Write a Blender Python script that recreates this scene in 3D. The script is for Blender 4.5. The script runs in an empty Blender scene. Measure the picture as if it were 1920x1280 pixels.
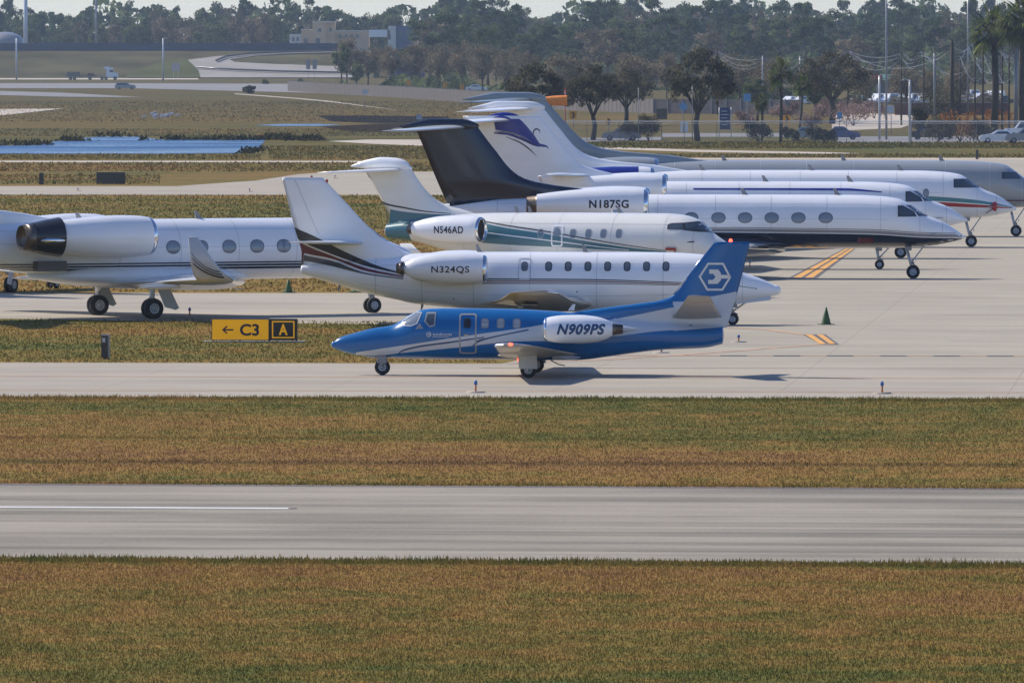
import bpy, bmesh, math, random
import numpy as np
from mathutils import Vector, Matrix
R = math.radians
scene = bpy.context.scene
random.seed(7); np.random.seed(7)

# ------------------------------------------------------------------ camera, sky, sun, exposure
F = 16000.0      # focal length in photo pixels (photo 1920 wide)
HC = 11.45       # camera height
HY = 80.0        # horizon row in the photo
cam = bpy.data.objects.new('camera', bpy.data.cameras.new('camera'))
scene.collection.objects.link(cam)
cam.location = (0, 0, HC); cam.rotation_euler = (R(90), 0, 0)
cam.data.sensor_width = 36.0; cam.data.lens = 36.0 * F / 1920.0
cam.data.shift_y = -(640.0 - HY) / 1920.0
cam.data.clip_start = 1.0; cam.data.clip_end = 20000.0
scene.camera = cam
SUN = Vector((-0.93, 0.60, 1.0)).normalized()          # towards the sun
el = math.asin(SUN.z); az = math.atan2(SUN.x, SUN.y)
w = bpy.data.worlds.new('World'); scene.world = w; w.use_nodes = True
nt = w.node_tree; nt.nodes.clear()
sky = nt.nodes.new('ShaderNodeTexSky'); sky.sky_type = 'NISHITA'; sky.sun_disc = False
sky.sun_elevation = el; sky.sun_rotation = az; sky.dust_density = 0.2; sky.air_density = 1.0; sky.ozone_density = 3.0
bg = nt.nodes.new('ShaderNodeBackground'); bg.inputs[1].default_value = 0.122
wo = nt.nodes.new('ShaderNodeOutputWorld')
tint = nt.nodes.new('ShaderNodeMix'); tint.data_type = 'RGBA'; tint.blend_type = 'MULTIPLY'; tint.inputs[0].default_value = 1.0
tint.inputs[7].default_value = (0.80, 0.88, 1.15, 1)
nt.links.new(sky.outputs[0], tint.inputs[6]); nt.links.new(tint.outputs[2], bg.inputs[0]); nt.links.new(bg.outputs[0], wo.inputs[0])
sl = bpy.data.lights.new('sun', 'SUN'); sl.energy = 4.9; sl.angle = R(0.53); sl.color = (1.0, 0.92, 0.80)
so = bpy.data.objects.new('sun', sl); scene.collection.objects.link(so)
so.rotation_euler = (-SUN).to_track_quat('-Z', 'Y').to_euler()
vs = scene.view_settings; vs.view_transform = 'Standard'; vs.look = 'None'; vs.gamma = 1.0; vs.exposure = 0.05
scene.render.engine = 'CYCLES'
scene.cycles.max_bounces = 6; scene.cycles.volume_bounces = 1; scene.cycles.transparent_max_bounces = 8
try: scene.cycles.use_denoising = True
except Exception: pass

# ------------------------------------------------------------------ helpers
def G(px, py, z=0.0):
    s = (py - HY) / (HC - z)
    return (px - 960.0) / s, F / s
def PX(px, py, d):
    """world point seen at (px,py) at distance d"""
    return ((px - 960) * d / F, d, HC - (py - HY) * d / F)
def lin(c):
    c = c / 255.0
    return c / 12.92 if c <= 0.04045 else ((c + 0.055) / 1.055) ** 2.4
def col(r, g, b, k=1.0): return (min(1, lin(r) * k), min(1, lin(g) * k), min(1, lin(b) * k), 1)
def pchip(xs, ys):
    xs = np.array(xs, float); ys = np.array(ys, float)
    o = np.argsort(xs); xs = xs[o]; ys = ys[o]
    n = len(xs)
    if n == 1: return lambda x: ys[0]
    h = np.diff(xs); d = np.diff(ys) / h; m = np.zeros(n)
    for i in range(1, n - 1):
        if d[i-1] * d[i] > 0:
            w1 = 2*h[i] + h[i-1]; w2 = h[i] + 2*h[i-1]
            m[i] = (w1 + w2) / (w1 / d[i-1] + w2 / d[i])
    m[0] = d[0]; m[-1] = d[-1]
    def f(x):
        x = min(max(x, xs[0]), xs[-1])
        i = min(max(int(np.searchsorted(xs, x)) - 1, 0), n - 2)
        t = (x - xs[i]) / h[i]
        return ((2*t**3 - 3*t**2 + 1) * ys[i] + (t**3 - 2*t**2 + t) * h[i] * m[i]
                + (-2*t**3 + 3*t**2) * ys[i+1] + (t**3 - t**2) * h[i] * m[i+1])
    return f

# ---- materials
def newmat(name):
    m = bpy.data.materials.new(name); m.use_nodes = True
    n = m.node_tree.nodes; b = n['Principled BSDF']
    return m, n, m.node_tree.links, b
def paint(name, c, rough=0.3, metal=0.0, coat=0.4, var=0.06, scale=1.2):
    m, n, l, b = newmat(name)
    tc = n.new('ShaderNodeTexCoord'); no = n.new('ShaderNodeTexNoise'); no.inputs['Scale'].default_value = scale
    no.inputs['Detail'].default_value = 5
    mp = n.new('ShaderNodeMapping'); mp.inputs['Scale'].default_value = (0.5, 1, 1.6)
    l.new(tc.outputs['Object'], mp.inputs[0]); l.new(mp.outputs[0], no.inputs[0])
    mx = n.new('ShaderNodeMix'); mx.data_type = 'RGBA'
    mr = n.new('ShaderNodeMapRange'); mr.inputs[1].default_value = 0.35; mr.inputs[2].default_value = 0.7
    l.new(no.outputs[0], mr.inputs[0]); l.new(mr.outputs[0], mx.inputs[0])
    k = 1 - var
    mx.inputs[6].default_value = (c[0], c[1], c[2], 1); mx.inputs[7].default_value = (c[0]*k, c[1]*k, c[2]*k*0.97, 1)
    l.new(mx.outputs[2], b.inputs['Base Color'])
    b.inputs['Roughness'].default_value = rough; b.inputs['Metallic'].default_value = metal
    b.inputs['Coat Weight'].default_value = coat; b.inputs['Coat Roughness'].default_value = 0.08
    return m
MT = {}
MT['white'] = paint('white_paint', (0.90, 0.90, 0.90), 0.28)
MT['cream'] = paint('cream_paint', (0.78, 0.77, 0.72), 0.3)
MT['silver'] = paint('silver_grey_paint', (0.33, 0.35, 0.36), 0.25)
MT['silverfin'] = paint('blue_grey_paint', (0.25, 0.30, 0.33), 0.3)
MT['blue'] = paint('blue_paint', (0.0, 0.125, 0.36), 0.25)
MT['pale'] = paint('pale_grey_paint', (0.56, 0.60, 0.64), 0.3)
MT['lowgrey'] = paint('belly_grey_paint', (0.50, 0.50, 0.48), 0.35)
MT['navy'] = paint('navy_paint', (0.008, 0.014, 0.035), 0.22)
MT['royal'] = paint('royal_blue_paint', (0.012, 0.025, 0.26), 0.25)
MT['teal'] = paint('teal_paint', (0.045, 0.16, 0.20), 0.3)
MT['teal2'] = paint('green_teal_paint', (0.02, 0.20, 0.24), 0.3)
MT['red'] = paint('red_paint', (0.38, 0.012, 0.014), 0.3)
MT['maroon'] = paint('maroon_paint', (0.14, 0.008, 0.012), 0.3)
MT['dgrey'] = paint('dark_grey_paint', (0.09, 0.085, 0.08), 0.35)
MT['mgrey'] = paint('mid_grey_paint', (0.25, 0.25, 0.26), 0.4)
MT['black'] = paint('black_trim', (0.012, 0.012, 0.014), 0.4)
MT['txt'] = paint('letter_black', (0.02, 0.018, 0.03), 0.4, coat=0)
MT['txtb'] = paint('letter_blue', (0.012, 0.06, 0.16), 0.4, coat=0)
MT['chrome'] = paint('polished_metal', (0.75, 0.75, 0.76), 0.12, 1.0, 0)
MT['metal'] = paint('gear_metal', (0.45, 0.46, 0.47), 0.4, 0.6, 0)
MT['exh'] = paint('exhaust_metal', (0.16, 0.13, 0.11), 0.35, 0.8, 0)
MT['tyre'] = paint('tyre_rubber', (0.016, 0.016, 0.018), 0.8, 0, 0)
MT['rim'] = paint('wheel_rim', (0.42, 0.44, 0.46), 0.4, 0.4, 0)
MT['glass'] = paint('window_glass', (0.06, 0.08, 0.10), 0.06, 0, 0.8)
MT['pane'] = paint('cabin_pane', (0.20, 0.24, 0.28), 0.10, 0, 0.8)
MT['paneb'] = paint('pale_cabin_pane', (0.42, 0.44, 0.44), 0.15, 0, 0.6, var=0.4, scale=6)
MT['frame'] = paint('window_surround', (0.12, 0.14, 0.17), 0.35)
MT['wing'] = paint('wing_paint', (0.62, 0.62, 0.60), 0.35)
MT['stabg'] = paint('stabilizer_grey', (0.36, 0.34, 0.31), 0.45)
MT['line'] = paint('panel_line', (0.52, 0.54, 0.57), 0.5, coat=0)
def emis(name, c, s):
    m, n, l, b = newmat(name); b.inputs['Base Color'].default_value = (*c, 1)
    b.inputs['Emission Color'].default_value = (*c, 1); b.inputs['Emission Strength'].default_value = s
    return m
MT['beacon'] = emis('beacon_red', (1.0, 0.06, 0.03), 6.0)

def link(o, parent=None):
    scene.collection.objects.link(o)
    if parent is not None: o.parent = parent
    return o
def tag(o, label=None, cat=None, group=None, kind=None):
    if label: o['label'] = label
    if cat: o['category'] = cat
    if group: o['group'] = group
    if kind: o['kind'] = kind
    return o
def empty(name, loc, rz=0.0, **k):
    o = bpy.data.objects.new(name, None); o.location = loc; o.rotation_euler = (0, 0, rz)
    o.empty_display_size = 0.3
    link(o); return tag(o, **k)

class MB:
    def __init__(s): s.v = []; s.f = []; s.m = []; s.mats = []; s.sm = []
    def mi(s, mat):
        if isinstance(mat, str): mat = MT[mat]
        if mat not in s.mats: s.mats.append(mat)
        return s.mats.index(mat)
    def add(s, vs, fs, mat, smooth=True):
        b = len(s.v); s.v += [tuple(p) for p in vs]; i = s.mi(mat)
        for f in fs: s.f.append(tuple(b + q for q in f)); s.m.append(i); s.sm.append(smooth)
    def loft(s, rings, mat, cap0=True, cap1=True, smooth=True):
        n = len(rings[0]); vs = [p for r in rings for p in r]; fs = []
        for i in range(len(rings) - 1):
            for j in range(n):
                k = (j + 1) % n
                fs.append((i*n + j, i*n + k, (i+1)*n + k, (i+1)*n + j))
        if cap0: fs.append(tuple(range(n - 1, -1, -1)))
        if cap1: fs.append(tuple(range((len(rings)-1)*n, len(rings)*n)))
        s.add(vs, fs, mat, smooth)
    def box(s, c, d, mat, rz=0.0, taper=1.0):
        x, y, z = c; a, b, h = d[0]/2, d[1]/2, d[2]/2; vs = []
        for sz, t in ((-1, 1.0), (1, taper)):
            for sx, sy in ((-1, -1), (1, -1), (1, 1), (-1, 1)):
                X, Y = sx*a*t, sy*b*t
                vs.append((x + X*math.cos(rz) - Y*math.sin(rz), y + X*math.sin(rz) + Y*math.cos(rz), z + sz*h))
        s.add(vs, [(3,2,1,0),(4,5,6,7),(0,1,5,4),(1,2,6,5),(2,3,7,6),(3,0,4,7)], mat, False)
    def tube(s, pts, r, mat, n=8, r2=None, caps=True):
        pts = [Vector(p) for p in pts]; rings = []; N = len(pts)
        for i, p in enumerate(pts):
            t = (pts[min(i+1, N-1)] - pts[max(i-1, 0)])
            if t.length < 1e-9: t = Vector((0, 0, 1))
            t.normalize()
            a = Vector((0, 0, 1)) if abs(t.z) < 0.9 else Vector((1, 0, 0))
            u = t.cross(a).normalized(); v = t.cross(u)
            rr = r if r2 is None else r + (r2 - r) * i / max(1, N - 1)
            rings.append([tuple(p + u*math.cos(q*2*math.pi/n)*rr + v*math.sin(q*2*math.pi/n)*rr) for q in range(n)])
        s.loft(rings, mat, caps, caps)
    def lathe(s, prof, origin, axis, mat, n=28, smooth=True, sy=1.0):
        """prof: list of (t along axis, radius)"""
        ax = Vector(axis).normalized(); a = Vector((0, 0, 1)) if abs(ax.z) < 0.9 else Vector((1, 0, 0))
        u = ax.cross(a).normalized(); v = ax.cross(u); o = Vector(origin)
        rings = [[tuple(o + ax*t + (u*math.cos(q*2*math.pi/n)*sy + v*math.sin(q*2*math.pi/n))*max(r, 1e-4)) for q in range(n)] for t, r in prof]
        s.loft(rings, mat, False, False, smooth)
    def build(s, name, parent=None, **k):
        me = bpy.data.meshes.new(name); me.from_pydata(s.v, [], s.f)
        for m in s.mats: me.materials.append(m)
        me.polygons.foreach_set('material_index', s.m)
        me.polygons.foreach_set('use_smooth', s.sm)
        me.update(); o = bpy.data.objects.new(name, me); link(o, parent)
        return tag(o, **k)

# ---- flat shapes (u,v) to be wrapped on a surface
def shape(polys, su, sv):
    """list of closed polygons -> (verts, faces) cut on a grid"""
    bm = bmesh.new()
    for P in polys:
        vs = [bm.verts.new((p[0], 0, p[1])) for p in P]
        try: bm.faces.new(vs).normal_update()
        except Exception: pass
    bmesh.ops.triangulate(bm, faces=bm.faces[:])
    return cut(bm, su, sv)
def cut(bm, su, sv):
    xs = [v.co.x for v in bm.verts]; zs = [v.co.z for v in bm.verts]
    if not xs: return [], []
    for ax, lo, hi, st in ((0, min(xs), max(xs), su), (2, min(zs), max(zs), sv)):
        k = math.floor(lo / st) + 1
        while k * st < hi:
            c = Vector((0, 0, 0)); c[ax] = k * st; nn = Vector((0, 0, 0)); nn[ax] = 1
            bmesh.ops.bisect_plane(bm, geom=bm.verts[:] + bm.edges[:] + bm.faces[:], plane_co=c, plane_no=nn)
            k += 1
    bm.verts.index_update()
    vs = [(v.co.x, v.co.z) for v in bm.verts]; fs = [tuple(v.index for v in f.verts) for f in bm.faces]
    bm.free(); return vs, fs
def textmesh(s, bold=0.0, shear=0.0, space=1.0):
    cu = bpy.data.curves.new('t', 'FONT'); cu.body = s; cu.size = 1.0; cu.offset = bold; cu.shear = shear
    cu.space_character = space; cu.resolution_u = 4
    o = bpy.data.objects.new('t', cu); scene.collection.objects.link(o)
    dg = bpy.context.evaluated_depsgraph_get(); dg.update()
    me = bpy.data.meshes.new_from_object(o.evaluated_get(dg))
    vs = [(v.co.x, v.co.y) for v in me.vertices]; fs = [tuple(p.vertices) for p in me.polygons]
    bpy.data.objects.remove(o); bpy.data.curves.remove(cu); bpy.data.meshes.remove(me)
    xs = [v[0] for v in vs]; ys = [v[1] for v in vs]
    x0, x1, y0, y1 = min(xs), max(xs), min(ys), max(ys)
    vs = [((x - x0)/(x1 - x0) - 0.5, (y - y0)/(y1 - y0) - 0.5) for x, y in vs]
    return vs, fs
def textcut(tm, cx, cz, wd, ht, flip, su, sv):
    vs, fs = tm; bm = bmesh.new()
    bv = [bm.verts.new((cx + x*wd*flip, 0, cz + y*ht)) for x, y in vs]
    for f in fs:
        try: bm.faces.new([bv[i] for i in f])
        except Exception: pass
    return cut(bm, su, sv)
def oval(cx, cz, w_, h_, p=2.6, n=20):
    out = []
    for i in range(n):
        a = 2*math.pi*i/n; c, s = math.cos(a), math.sin(a)
        out.append((cx + w_/2*math.copysign(abs(c)**(2/p), c), cz + h_/2*math.copysign(abs(s)**(2/p), s)))
    return out
def ringpolys(outer, inner):
    n = len(outer)
    return [[outer[i], outer[(i+1) % n], inner[(i+1) % n], inner[i]] for i in range(n)]
def band(up, lo, n=40, x0=None, x1=None):
    fu = pchip([p[0] for p in up], [p[1] for p in up]); fl = pchip([p[0] for p in lo], [p[1] for p in lo])
    a = max(min(p[0] for p in up), min(p[0] for p in lo)) if x0 is None else x0
    b = min(max(p[0] for p in up), max(p[0] for p in lo)) if x1 is None else x1
    out = []
    for i in range(n):
        xa = a + (b-a)*i/n; xb = a + (b-a)*(i+1)/n
        q = [(xa, fl(xa)), (xb, fl(xb)), (xb, fu(xb)), (xa, fu(xa))]
        if fu(xa) - fl(xa) < 1e-4: q = q[:3]
        elif fu(xb) - fl(xb) < 1e-4: q = [q[0], q[1], q[3]]
        out.append(q)
    return out

class Body:
    """fuselage: top/bottom profile in x, round section"""
    def __init__(s, top, bot, W, k=1.0, capF=0.3, capB=0.3, p=2.0, wid=None):
        s.t = pchip(*zip(*top)); s.b = pchip(*zip(*bot)); s.W = W; s.k = k; s.p = p
        s.x0 = max(min(q[0] for q in top), min(q[0] for q in bot)); s.x1 = min(max(q[0] for q in top), max(q[0] for q in bot))
        s.cf = capF; s.cb = capB; s.wf = pchip(*zip(*wid)) if wid else None
    def sec(s, x):
        xc = min(max(x, s.x0), s.x1); zt, zb = s.t(xc), s.b(xc); h = (zt - zb)/2; zc = (zt + zb)/2
        wd = s.wf(xc) if s.wf else min(s.W, h*s.k)
        if x > s.x1: q = math.sqrt(max(0.0, 1 - ((x - s.x1)/s.cf)**2)); h *= q; wd *= q
        if x < s.x0: q = math.sqrt(max(0.0, 1 - ((s.x0 - x)/s.cb)**2)); h *= q; wd *= q
        return zc, max(h, 1e-3), max(wd, 1e-3)
    def surf(s, x, z, off=0.0):
        zc, h, wd = s.sec(x)
        q = min(max((z - zc)/h, -0.995), 0.995)
        y = wd * (1 - abs(q)**s.p)**(1/s.p)
        n = Vector((0, y/wd/wd if wd else 1, q/h)); n.normalize()
        return y + n.y*off, zc + q*h + n.z*off
    def mesh(s, mb, mat, step=0.18, n=56):
        xs = []
        for i in range(9): xs.append(s.x0 - s.cb*math.cos(math.pi/2*i/9))
        m = max(8, int((s.x1 - s.x0)/step)); xs += [s.x0 + (s.x1-s.x0)*i/m for i in range(m+1)]
        for i in range(1, 10): xs.append(s.x1 + s.cf*math.sin(math.pi/2*i/9))
        rings = []
        for x in xs:
            zc, h, wd = s.sec(x); r = []
            for j in range(n):
                a = 2*math.pi*j/n; c, q = math.cos(a), math.sin(a)
                r.append((x, wd*math.copysign(abs(c)**(2/s.p), c), zc + h*math.copysign(abs(q)**(2/s.p), q)))
            rings.append(r)
        mb.loft(rings, mat)

def naca(u, T):
    u = min(max(u, 0.0), 1.0)
    return 5*T*(0.2969*math.sqrt(u) - 0.126*u - 0.3516*u*u + 0.2843*u**3 - 0.1015*u**4)
US = [0, .01, .03, .07, .13, .22, .35, .5, .65, .8, .92, 1.0]
class Fin:
    """vertical surface given by LE and TE outlines (x,z)"""
    def __init__(s, le, te, T=0.10, y0=0.0):
        s.z0 = max(min(p[1] for p in le), min(p[1] for p in te)); s.z1 = min(max(p[1] for p in le), max(p[1] for p in te))
        s.le = pchip([p[1] for p in le], [p[0] for p in le]); s.te = pchip([p[1] for p in te], [p[0] for p in te]); s.T = T
        s.ft = s.te
    def th(s, x, z):
        if z < s.z0 - 0.02 or z > s.z1 + 0.02: return 0.0
        l, t = s.le(z), s.te(z); c = max(abs(l - t), 0.01); u = (l - x)/(l - t) if abs(l-t) > 1e-6 else 0
        if u < -0.02 or u > 1.02: return 0.0
        return naca(u, s.T*s.cs(c))*c
    def cs(s, c): return min(1.0, 4.5/c)
    def surf(s, x, z, off=0.0): return s.th(x, z) + off, z
    def mesh(s, mb, mat, n=26, capmat=None, round_top=0.0):
        rings = []
        for i in range(n + 1):
            z = s.z0 + (s.z1 - s.z0)*i/n; l, t = s.le(z), s.te(z); c = l - t; T = s.T*s.cs(abs(c))
            up = [(l - c*u, naca(u, T)*abs(c), z) for u in US]; dn = [(l - c*u, -naca(u, T)*abs(c), z) for u in US[-2:0:-1]]
            rings.append(up + dn)
        mb.loft(rings, mat)
def wingmesh(mb, secs, mat, T=0.11, lemat=None):
    """secs: (x_le, y, z, chord, nx? thickness dir (dy,dz), T)"""
    rings = []
    for s in secs:
        x, y, z, c = s[:4]; dy, dz = s[4] if len(s) > 4 and s[4] else (0, 1); t = s[5] if len(s) > 5 else T
        up = [(x - c*u, y + dy*naca(u, t)*c*1.15, z + dz*naca(u, t)*c*1.15) for u in US]
        dn = [(x - c*u, y - dy*naca(u, t)*c*.85, z - dz*naca(u, t)*c*.85) for u in US[-2:0:-1]]
        rings.append(up + dn)
    mb.loft(rings, mat)
    if lemat is not None:       # bright leading edge boot, a skin 4 mm proud
        for a, b in zip(rings[:-1], rings[1:]):
            idx = [2, 1, 0, len(a) - 1, len(a) - 2]; vs = []
            for r in (a, b):
                for k in idx: vs.append((r[k][0] + 0.012, r[k][1], r[k][2] + (0.004 if k in (1, 2) else -0.004 if k > 3 else 0)))
            mb.add(vs, [(i, i+1, i+6, i+5) for i in range(4)], lemat)

def deco(mb, sh, surfs, sign, mat, off=0.008):
    """wrap a cut flat shape on the outermost of the surfaces"""
    vs, fs = sh; out = []
    for x, z in vs:
        best = None
        for S in surfs:
            y, zz = S.surf(x, z, off)
            if best is None or y > best[0]: best = (y, zz)
        out.append((x, sign*best[0], best[1]))
    mb.add(out, fs, mat)
def finclamp(vs, FN, body=None):
    out = []
    for x, z in vs:
        inb = body is not None and body.x0 < x < body.x1 and abs(z - body.sec(x)[0]) < body.sec(x)[1]
        if not inb: z = min(max(z, FN.z0 + .002), FN.z1); x = max(x, FN.te(z) + .004)
        out.append((x, z))
    return out
class Nac:
    """engine nacelle surface on axis (y0,z0)"""
    def __init__(s, prof, y0, z0):
        s.r = pchip(*zip(*prof)); s.y0 = y0; s.z0 = z0
        s.x0 = min(p[0] for p in prof); s.x1 = max(p[0] for p in prof); s.prof = prof
    def surf(s, x, z, off=0.0):
        r = s.r(x); q = min(max((z - s.z0)/r, -0.99), 0.99); a = math.asin(q)
        return s.y0 + math.cos(a)*(r + off), s.z0 + math.sin(a)*(r + off)

def wheel(parent, x, y, r, wd, name='wheel'):
    mb = MB(); c = (x, y, r)
    pr = [(-wd/2*.75, r*.50), (-wd/2, r*.62), (-wd/2, r*.86), (-wd/2*.72, r*.97), (0, r), (wd/2*.72, r*.97), (wd/2, r*.86), (wd/2, r*.62), (wd/2*.75, r*.50)]
    mb.lathe(pr, c, (0, 1, 0), 'tyre', 28)
    for sg in (-1, 1):
        mb.lathe([(sg*wd*.36, r*.53), (sg*wd*.40, r*.50), (sg*wd*.30, r*.40), (sg*wd*.28, r*.22), (sg*wd*.40, r*.17), (sg*wd*.40, 0)], c, (0, 1, 0), 'rim', 24)
        for k in range(8):
            a = k*math.pi/4
            mb.lathe([(sg*wd*.31, r*.055), (sg*wd*.34, r*.05), (sg*wd*.34, 0)], (x + math.cos(a)*r*.32, y, r + math.sin(a)*r*.32), (0, 1, 0), 'black', 8)
    return mb.build(name, parent)
def nose_gear(root, x, ztop, r, dual=True, rake=0.25, mat='metal', ws=0.0):
    mb = MB()
    mb.tube([(x, 0, r*1.0), (x - rake*.3, 0, r*2.1), (x - rake, 0, ztop)], 0.06, mat, 10, 0.085)
    mb.tube([(x - rake*.4, 0, r*2.2), (x + 0.55, 0, ztop)], 0.035, mat)
    mb.tube([(x + .02, 0, r*1.1), (x + .20, 0, r*1.8), (x - rake*.3, 0, r*2.3)], 0.03, mat)
    mb.tube([(x, -0.16 if dual else -.1, r), (x, 0.16 if dual else .1, r)], 0.05, mat)
    mb.box((x - .02, 0, r*2.3), (.16, .22, .14), 'mgrey')
    for sg in (-1, 1):
        mb.box((x - rake + .12, sg*.24, ztop - .10), (.32, .02, .26), 'mgrey')
        mb.lathe([(0, .07), (.05, .06), (.051, 0)], (x + .12, sg*.12, r*2.8), (1, 0, 0), 'chrome', 10)
    g = mb.build('nose_gear', root)
    if dual:
        for sg in (-1, 1): wheel(g, x, sg*.17, r, r*.5)
    else: wheel(g, x, 0, r, r*.62)
def main_gear(root, x, y, ztop, r, dual=True, door=None, sg=1, lean=0.0, dm='white'):
    mb = MB(); y *= sg
    mb.tube([(x, y, r), (x, y, r*1.9)], 0.075, 'metal', 10)
    mb.tube([(x, y, r*1.7), (x + lean, y*1.0, ztop)], 0.10, 'white', 10, 0.14)
    mb.tube([(x, y, r*2.0), (x + .1, y - sg*.7, ztop)], 0.05, 'metal')
    mb.tube([(x - .02, y, r*1.1), (x - .26, y, r*1.8), (x, y, r*2.3)], 0.035, 'metal')
    hw = r*.52
    mb.tube([(x, y - hw, r), (x, y + hw, r)], 0.06, 'metal')
    g = mb.build('main_gear', root)
    if door:
        db = MB(); pts = door; n = len(pts); yy = y + sg*(hw + .14)
        db.add([(x + p[0], yy, p[1]) for p in pts] + [(x + p[0], yy + sg*.03, p[1]) for p in pts],
               [tuple(range(n)), tuple(range(2*n-1, n-1, -1))] + [(i, (i+1) % n, n + (i+1) % n, n + i) for i in range(n)], dm, False)
        db.build('gear_door', g)
    if dual:
        for q in (-1, 1): wheel(g, x, y + q*hw*.62, r, r*.52)
    else: wheel(g, x, y, r, r*.55)
def blade(root, x, z, h=.42, c=.3, sw=.18, down=False, mat='mgrey', name='antenna', y=0):
    mb = MB(); q = -1 if down else 1
    pts = [(x, 0), (x - c, 0), (x - c*.75 - sw, h), (x - c*.3 - sw, h)]
    mb.add([(p[0], y - .02, z + q*p[1]) for p in pts] + [(p[0], y + .02, z + q*p[1]) for p in pts],
           [(0,1,2,3), (7,6,5,4), (0,1,5,4), (1,2,6,5), (2,3,7,6), (3,0,4,7)], mat, False)
    mb.build(name, root)

def engine(root, prof, y0, z0, sg, mat, lip=.16, lipm='chrome', exh=None, deco_cb=None, pylon=None, pmat=None, duct=True):
    """prof from rear to front (x, r)"""
    nac = Nac(prof, y0, z0); mb = MB(); N = 40
    xs = [nac.x0 + (nac.x1 - nac.x0)*i/N for i in range(N+1)]
    body = [(x, nac.r(x)) for x in xs if x <= nac.x1 - lip] + [(nac.x1 - lip, nac.r(nac.x1 - lip))]
    mb.lathe(body, (0, sg*y0, z0), (1, 0, 0), mat, 36)
    if deco_cb: deco_cb(mb, nac, sg)
    e = mb.build('engine', root)
    rl = nac.r(nac.x1 - lip); rf = nac.r(nac.x1); q = MB()
    L = [(nac.x1 - lip, rl)]
    for i in range(1, 9):
        a = math.pi/2*i/8; L.append((nac.x1 - lip + lip*math.sin(a), rl - (rl - rf*.90)*(1 - math.cos(a))))
    L += [(nac.x1 - lip*.4, rf*.84), (nac.x1 - lip*1.2, rf*.80)]
    q.lathe(L, (0, sg*y0, z0), (1, 0, 0), lipm, 36); q.build('inlet_lip', e)
    q = MB()
    q.lathe([(nac.x1 - lip*1.2, rf*.80), (nac.x1 - 1.1, rf*.82), (nac.x1 - 1.1, 0)], (0, sg*y0, z0), (1, 0, 0), 'dgrey', 30)
    q.lathe([(nac.x1 - .55, 0), (nac.x1 - .8, rf*.18), (nac.x1 - 1.05, rf*.28)], (0, sg*y0, z0), (1, 0, 0), 'metal', 16)
    for k in range(20):
        a = 2*math.pi*k/20; ca, sa = math.cos(a), math.sin(a); cb, sb = math.cos(a + .22), math.sin(a + .22)
        x = nac.x1 - 1.0
        q.add([(x, sg*y0 + ca*rf*.25, z0 + sa*rf*.25), (x, sg*y0 + ca*rf*.79, z0 + sa*rf*.79), (x + .14, sg*y0 + cb*rf*.79, z0 + sb*rf*.79), (x + .10, sg*y0 + cb*rf*.25, z0 + sb*rf*.25)], [(0,1,2,3)], 'metal')
    q.build('fan', e)
    q = MB(); x0 = nac.x0; r0 = nac.r(x0)
    if exh: 
        q.lathe([(x0 + .02, r0*.97)] + [(x0 + a, b) for a, b in exh] + [(x0 + exh[-1][0] + .3, exh[-1][1]*.9), (x0 + exh[-1][0] + .35, 0)], (0, sg*y0, z0), (1, 0, 0), 'exh', 28)
    else:
        q.lathe([(x0, r0), (x0 + .02, r0*.95), (x0 + .5, r0*.85), (x0 + .5, 0)], (0, sg*y0, z0), (1, 0, 0), 'exh', 28)
    q.build('exhaust', e)
    if pylon:
        xa, xb, yi, zp, th = pylon; q = MB()
        wingmesh(q, [(xb, sg*yi, zp, xb - xa), (xb, sg*(y0 - .3), zp, xb - xa)], pmat or mat, T=th)
        q.build('pylon', e)
    return nac
def cabin_windows(root, S, cs, w_, h_, sign, p=2.6, pane='pane', ring='frame', rw=.055, name='cabin_window'):
    for (x, z) in cs:
        mb = MB(); o = oval(x, z, w_, h_, p); i = oval(x, z, w_ - 2*rw, h_ - 2*rw, p)
        deco(mb, shape(ringpolys(o, i), .3, .08), [S], sign, ring, .012)
        w1 = mb.build(name, root)
        mb = MB(); deco(mb, shape([i], .3, .08), [S], sign, pane, .010); mb.build('pane', w1)
def seams(mb, B, xs, w_=.010, zf=()):
    for x in xs:
        zc, h, wd = B.sec(x)
        for sg in (1, -1): deco(mb, shape([[(x - w_, zc - h*.98), (x + w_, zc - h*.98), (x + w_, zc + h*.98), (x - w_, zc + h*.98)]], .3, .07), [B], sg, 'line', .005)
    for f in zf:
        for sg in (1, -1):
            q = [(B.x0 + (B.x1 - B.x0)*(.12 + .74*i/40)) for i in range(41)]
            deco(mb, shape([[(q[i], B.sec(q[i])[0] + f*B.sec(q[i])[1] - .007), (q[i+1], B.sec(q[i+1])[0] + f*B.sec(q[i+1])[1] - .007), (q[i+1], B.sec(q[i+1])[0] + f*B.sec(q[i+1])[1] + .007), (q[i], B.sec(q[i])[0] + f*B.sec(q[i])[1] + .007)] for i in range(40)], .4, .2), [B], sg, 'line', .005)
def poly_part(root, S, polys, sign, mat, name, off=.012, step=.12):
    mb = MB(); deco(mb, shape(polys, step, step*.6), S if isinstance(S, list) else [S], sign, mat, off); return mb.build(name, root)
def outline(P, wd):
    cx = sum(p[0] for p in P)/len(P); cz = sum(p[1] for p in P)/len(P); I = []
    for x, z in P:
        d = math.hypot(x - cx, z - cz); k = (d - wd*1.3)/d; I.append((cx + (x-cx)*k, cz + (z-cz)*k))
    return ringpolys(P, I)
def rrect(x0, x1, z0, z1, r=.1, n=4):
    out = []
    for cx, cz, a0 in ((x1 - r, z1 - r, 0), (x0 + r, z1 - r, 90), (x0 + r, z0 + r, 180), (x1 - r, z0 + r, 270)):
        for i in range(n + 1):
            a = R(a0 + 90*i/n); out.append((cx + r*math.cos(a), cz + r*math.sin(a)))
    return out

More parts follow.
